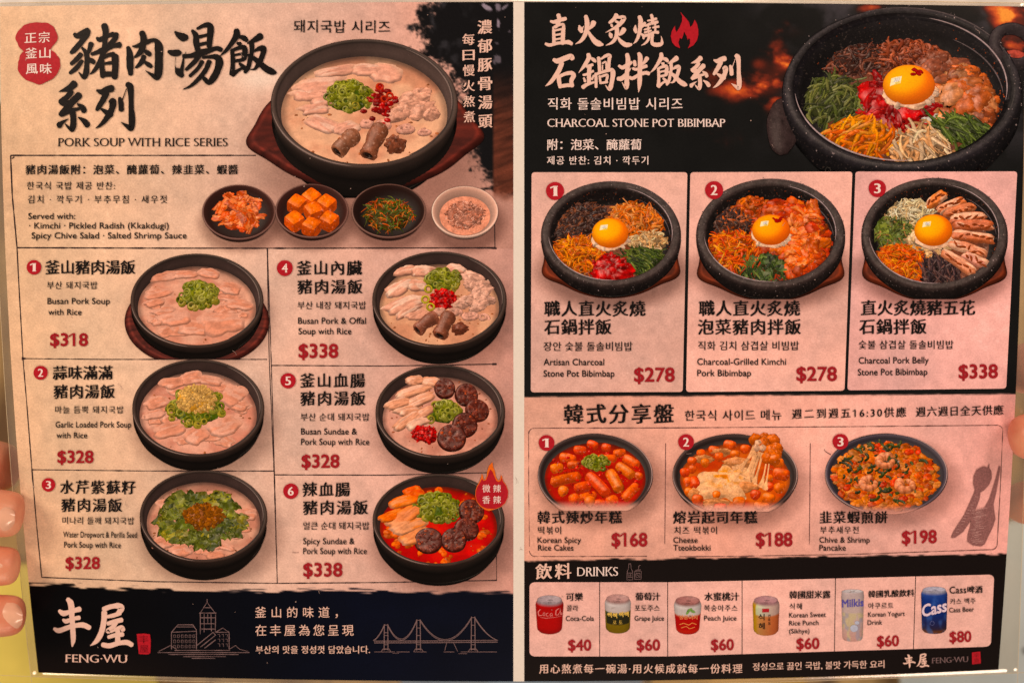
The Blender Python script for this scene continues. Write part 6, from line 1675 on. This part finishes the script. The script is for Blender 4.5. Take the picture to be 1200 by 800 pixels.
ys = np.linspace(0, 800, 60)
f.line([(float(fx_l(y)) + .4, y) for y in ys], .5); f.line([(float(fx_r(y)) - .4, y) for y in ys], .5)
xs = np.linspace(0, 1200, 60); f.line([(x, float(y_top(x)) - 4.0) for x in xs], .9); f.line([(x, float(y_bot(x)) + 4.8) for x in xs], .5)
f.build('film_edge', mat_flat('film_edge_light', (206, 170, 128), rough=.5, spec=.1), root)

# ------------------------------------------------------------------ hands that hold the menu
def mat_skin(name, rgb):
    m, nt, b = mat_new(name)
    c = ink(rgb)
    tc = nt.nodes.new('ShaderNodeTexCoord')
    n = nt.nodes.new('ShaderNodeTexNoise'); n.inputs['Scale'].default_value = 70; n.inputs['Detail'].default_value = 5
    r = nt.nodes.new('ShaderNodeValToRGB')
    r.color_ramp.elements[0].position = .35; r.color_ramp.elements[1].position = .68
    r.color_ramp.elements[0].color = (c[0] * .94, c[1] * .66, c[2] * .62, 1)
    r.color_ramp.elements[1].color = (*np.clip(c * 1.08, 0, 1), 1)
    nt.links.new(tc.outputs['Object'], n.inputs['Vector']); nt.links.new(n.outputs['Fac'], r.inputs['Fac'])
    nt.links.new(r.outputs['Color'], b.inputs['Base Color'])
    v = nt.nodes.new('ShaderNodeTexNoise'); v.inputs['Scale'].default_value = 900; v.inputs['Detail'].default_value = 3
    bp = nt.nodes.new('ShaderNodeBump'); bp.inputs['Strength'].default_value = .4; bp.inputs['Distance'].default_value = .0004
    nt.links.new(tc.outputs['Object'], v.inputs['Vector']); nt.links.new(v.outputs['Fac'], bp.inputs['Height']); nt.links.new(bp.outputs['Normal'], b.inputs['Normal'])
    b.inputs['Roughness'].default_value = .42
    b.inputs['Subsurface Weight'].default_value = .12
    b.inputs['Subsurface Radius'].default_value = (1.0, .35, .2)
    b.inputs['Subsurface Scale'].default_value = .004
    return m
M_SKIN = mat_skin('skin', (224, 138, 98))
M_NAIL = mat_flat('nail', (234, 162, 124), rough=.22, spec=.5, mottled=.04, scale=300)

def hand(name, chains, label):
    """chains: the wrist first; each a list of (px, py, z, radius in metres); every chain starts from the named palm joint"""
    V = []; E = []; R = []
    idx = {}
    for key, start, pts in chains:
        prev = idx[start] if start else None
        for p in pts:
            V.append(W(p[0], p[1], p[2])); R.append(p[3])
            if prev is not None: E.append((prev, len(V) - 1))
            prev = len(V) - 1
            idx[(key, len([1]))] = prev
            idx[key + '%d' % (pts.index(p))] = prev
    me = bpy.data.meshes.new(name)
    me.from_pydata(V, E, [])
    o = bpy.data.objects.new(name, me); COL.objects.link(o)
    me.materials.append(M_SKIN)
    md = o.modifiers.new('skin', 'SKIN'); md.use_smooth_shade = True
    if not me.skin_vertices: me.skin_vertices.new(name='')
    for i, r in enumerate(R):
        me.skin_vertices[0].data[i].radius = (r, r)
        me.skin_vertices[0].data[i].use_root = (i == 0)
    ss = o.modifiers.new('smooth', 'SUBSURF'); ss.levels = 3; ss.render_levels = 3
    tag(o, label, 'hand')
    return o

def nail(o, cx, cy, z, w_, l_, sgn, tilt=0.0):
    """fingernail: a small curved plate on the finger's back; SGN is the way the finger points"""
    n = 15; u = np.linspace(-1, 1, n); U, Vv = np.meshgrid(u, u); U = U.ravel(); Vv = Vv.ravel()
    rnd = np.clip(1 - np.clip(U, 0, 1) ** 4 * .35, 0, 1)
    X = cx + sgn * U * l_ / 2 * (1 - .12 * Vv ** 2 * (U > 0)); Y = cy + Vv * w_ / 2 * rnd + tilt * U * l_
    Z = z - .0030 * Vv ** 2 - .0016 * (U > 0) * U ** 2
    pts = np.array([W(a, b, c) for a, b, c in zip(X, Y, Z)])
    lo = pts - np.array([0, 0, .0006])
    m = n * n
    return mesh_obj('fingernail', np.concatenate([pts, lo]), [grid_faces(n, n), grid_faces(n, n, m)], M_NAIL, o)

hl = hand('hand', [
    ('w', None, [(-640, 640, -.030, .026), (-500, 640, -.026, .030), (-380, 640, -.022, .034)]),
    ('i', 'w2', [(-190, 590, -.006, .0125), (-95, 594, -.001, .0112), (-30, 599, -.0045, .0108), (10, 602, -.0085, .0108), (30, 603, -.0105, .0088)]),
    ('m', 'w2', [(-190, 655, -.007, .0115), (-95, 660, -.002, .0100), (-34, 662, -.0075, .0092), (6, 663, -.0115, .0090), (25, 663, -.0130, .0076)]),
    ('r', 'w2', [(-190, 718, -.009, .0110), (-95, 722, -.003, .0100), (-30, 722, -.0080, .0095), (10, 721, -.0120, .0096), (32, 720, -.0138, .0078)]),
    ('l', 'w2', [(-200, 780, -.012, .0095), (-130, 790, -.006, .0085), (-80, 788, -.012, .0080), (-50, 784, -.018, .0070)]),
    ('t', 'w1', [(-360, 545, -.040, .017), (-210, 520, -.046, .0130), (-90, 540, -.040, .0130), (-10, 546, -.0310, .0128), (20, 549, -.029, .0112)]),
], 'pale hand with three fingernails in sight gripping the menu beside the yellow paper')
nail(hl, -4, 606, .0018, 36, 42, 1)
nail(hl, -12, 664, -.0028, 30, 36, 1)
nail(hl, 6, 722, -.0037, 33, 40, 1, .02)
hr_ = hand('hand', [
    ('w', None, [(1820, 560, -.030, .026), (1690, 550, -.026, .030), (1570, 540, -.022, .033)]),
    ('t', 'w1', [(1560, 470, -.004, .016), (1420, 480, .004, .0130), (1300, 500, .000, .0112), (1212, 511, -.0030, .0108), (1180, 514, -.0050, .0092)]),
    ('i', 'w2', [(1400, 420, -.032, .0115), (1300, 424, -.036, .0102), (1224, 430, -.030, .0130), (1172, 434, -.027, .0118)]),
    ('m', 'w2', [(1400, 505, -.036, .0112), (1300, 510, -.042, .0102), (1225, 512, -.040, .0094), (1176, 514, -.036, .0080)]),
    ('r', 'w2', [(1400, 580, -.038, .0108), (1300, 586, -.044, .0098), (1224, 588, -.036, .0112), (1176, 590, -.033, .0104)]),
    ('l', 'w2', [(1410, 650, -.038, .0095), (1330, 662, -.044, .0085), (1280, 664, -.042, .0078), (1250, 664, -.040, .0066)]),
], 'pale hand reaching in to pinch the menu margin beside the spoon drawing')
nail(hr_, 1222, 508, .0066, 32, 38, -1)

# ------------------------------------------------------------------ what lies below, out of focus
def mat_wood():
    m, nt, b = mat_new('table_wood')
    tc = nt.nodes.new('ShaderNodeTexCoord'); mp = nt.nodes.new('ShaderNodeMapping'); mp.inputs['Scale'].default_value = (9, 1.6, 1)
    n = nt.nodes.new('ShaderNodeTexNoise'); n.inputs['Scale'].default_value = 4; n.inputs['Detail'].default_value = 6
    r = nt.nodes.new('ShaderNodeValToRGB')
    r.color_ramp.elements[0].position = .38; r.color_ramp.elements[1].position = .62
    r.color_ramp.elements[0].color = (*ink((104, 70, 40)), 1); r.color_ramp.elements[1].color = (*ink((210, 160, 96)), 1)
    nt.links.new(tc.outputs['Object'], mp.inputs['Vector']); nt.links.new(mp.outputs['Vector'], n.inputs['Vector']); nt.links.new(n.outputs['Fac'], r.inputs['Fac']); nt.links.new(r.outputs['Color'], b.inputs['Base Color'])
    b.inputs['Roughness'].default_value = .35
    return m
TZ = -.25
tb = mesh_obj('table_top', [(-1.2, -.9, TZ), (1.2, -.9, TZ), (1.2, .9, TZ), (-1.2, .9, TZ), (-1.2, -.9, TZ - .03), (1.2, -.9, TZ - .03), (1.2, .9, TZ - .03), (-1.2, .9, TZ - .03)],
              [np.array([(0, 1, 2, 3), (7, 6, 5, 4), (0, 4, 5, 1), (1, 5, 6, 2), (2, 6, 7, 3), (3, 7, 4, 0)])], mat_wood())
tb['kind'] = 'structure'

def slabby(name, quad, z0, z1, mat, label, cat, r=.006, curl=0.0):
    """a flat thing with rounded corners and thickness lying on the table; QUAD in frame units at height z1"""
    c = [W(x, y, z1) for x, y in quad]
    pts = []
    for i in range(4):
        p, a, b = c[i], c[i - 1], c[(i + 1) % 4]
        da = (a - p).normalized() * r; db = (b - p).normalized() * r
        for t in np.linspace(0, 1, 6):
            pts.append(p + da * (1 - t) ** 2 + db * t ** 2)
    n = len(pts)
    V = [tuple(p) for p in pts] + [(p.x, p.y, z0) for p in pts]
    q = [(i, (i + 1) % n, n + (i + 1) % n, n + i) for i in range(n)]
    tri = [(0, i, i + 1) for i in range(1, n - 1)] + [(n, n + i + 1, n + i) for i in range(1, n - 1)]
    o = mesh_obj(name, V, [np.array(tri), np.array(q)], mat)
    return tag(o, label, cat)

slabby('yellow_paper', [(-330, 640), (150, 668), (230, 980), (-330, 980)], TZ + .001, TZ + .004, mat_flat('yellow_paper', (255, 210, 96), rough=.6, mottled=.10, scale=30), 'yellow paper sheet lying on the table under the menu by the three fingernails', 'paper')
slabby('blue_booklet', [(470, 700), (752, 700), (752, 960), (470, 960)], TZ + .001, TZ + .012, mat_flat('blue_cover', (150, 176, 250), rough=.4, mottled=.08, scale=40), 'blue booklet lying on the table beneath the menu, showing as a thin strip', 'booklet')
slabby('orange_tray', [(764, 690), (944, 690), (944, 960), (764, 960)], TZ + .001, TZ + .018, mat_flat('orange_plastic', (255, 186, 84), rough=.35, mottled=.06, scale=40), 'orange tray lying on the table beside the blue booklet, mostly under the menu', 'tray')
slabby('added_cream_underlay', [(-60, -190), (1260, -190), (1260, 120), (-60, 120)], TZ + .001, TZ + .004, mat_flat('underlay_cream', (255, 246, 226), rough=.7, mottled=.08, scale=120), 'cream placemat added beneath the film margin to stand for its bright top edge', 'underlay')  # added behind the clear film so its top edge looks brightly lit
d_ = W(1215, 770, TZ + .02)
def plate():
    prof = [(.002, .004), (.05, .004), (.062, .007), (.082, .017), (.085, .019), (.086, .017), (.066, .003), (.05, 0), (.002, 0)]
    a = np.linspace(0, 2 * np.pi, 64, endpoint=False)
    V = np.array([[(r * math.cos(t) + d_.x, r * math.sin(t) + d_.y, TZ + .001 + z) for t in a] for r, z in prof]).reshape(-1, 3)
    return mesh_obj('plate', V, [grid_faces(64, len(prof), wrap=True)], mat_flat('grey_glaze', (216, 210, 194), rough=.2, spec=.5, mottled=.05, scale=40))
tag(plate(), 'pale grey round plate on the table under the menu corner with the small red seal', 'plate')
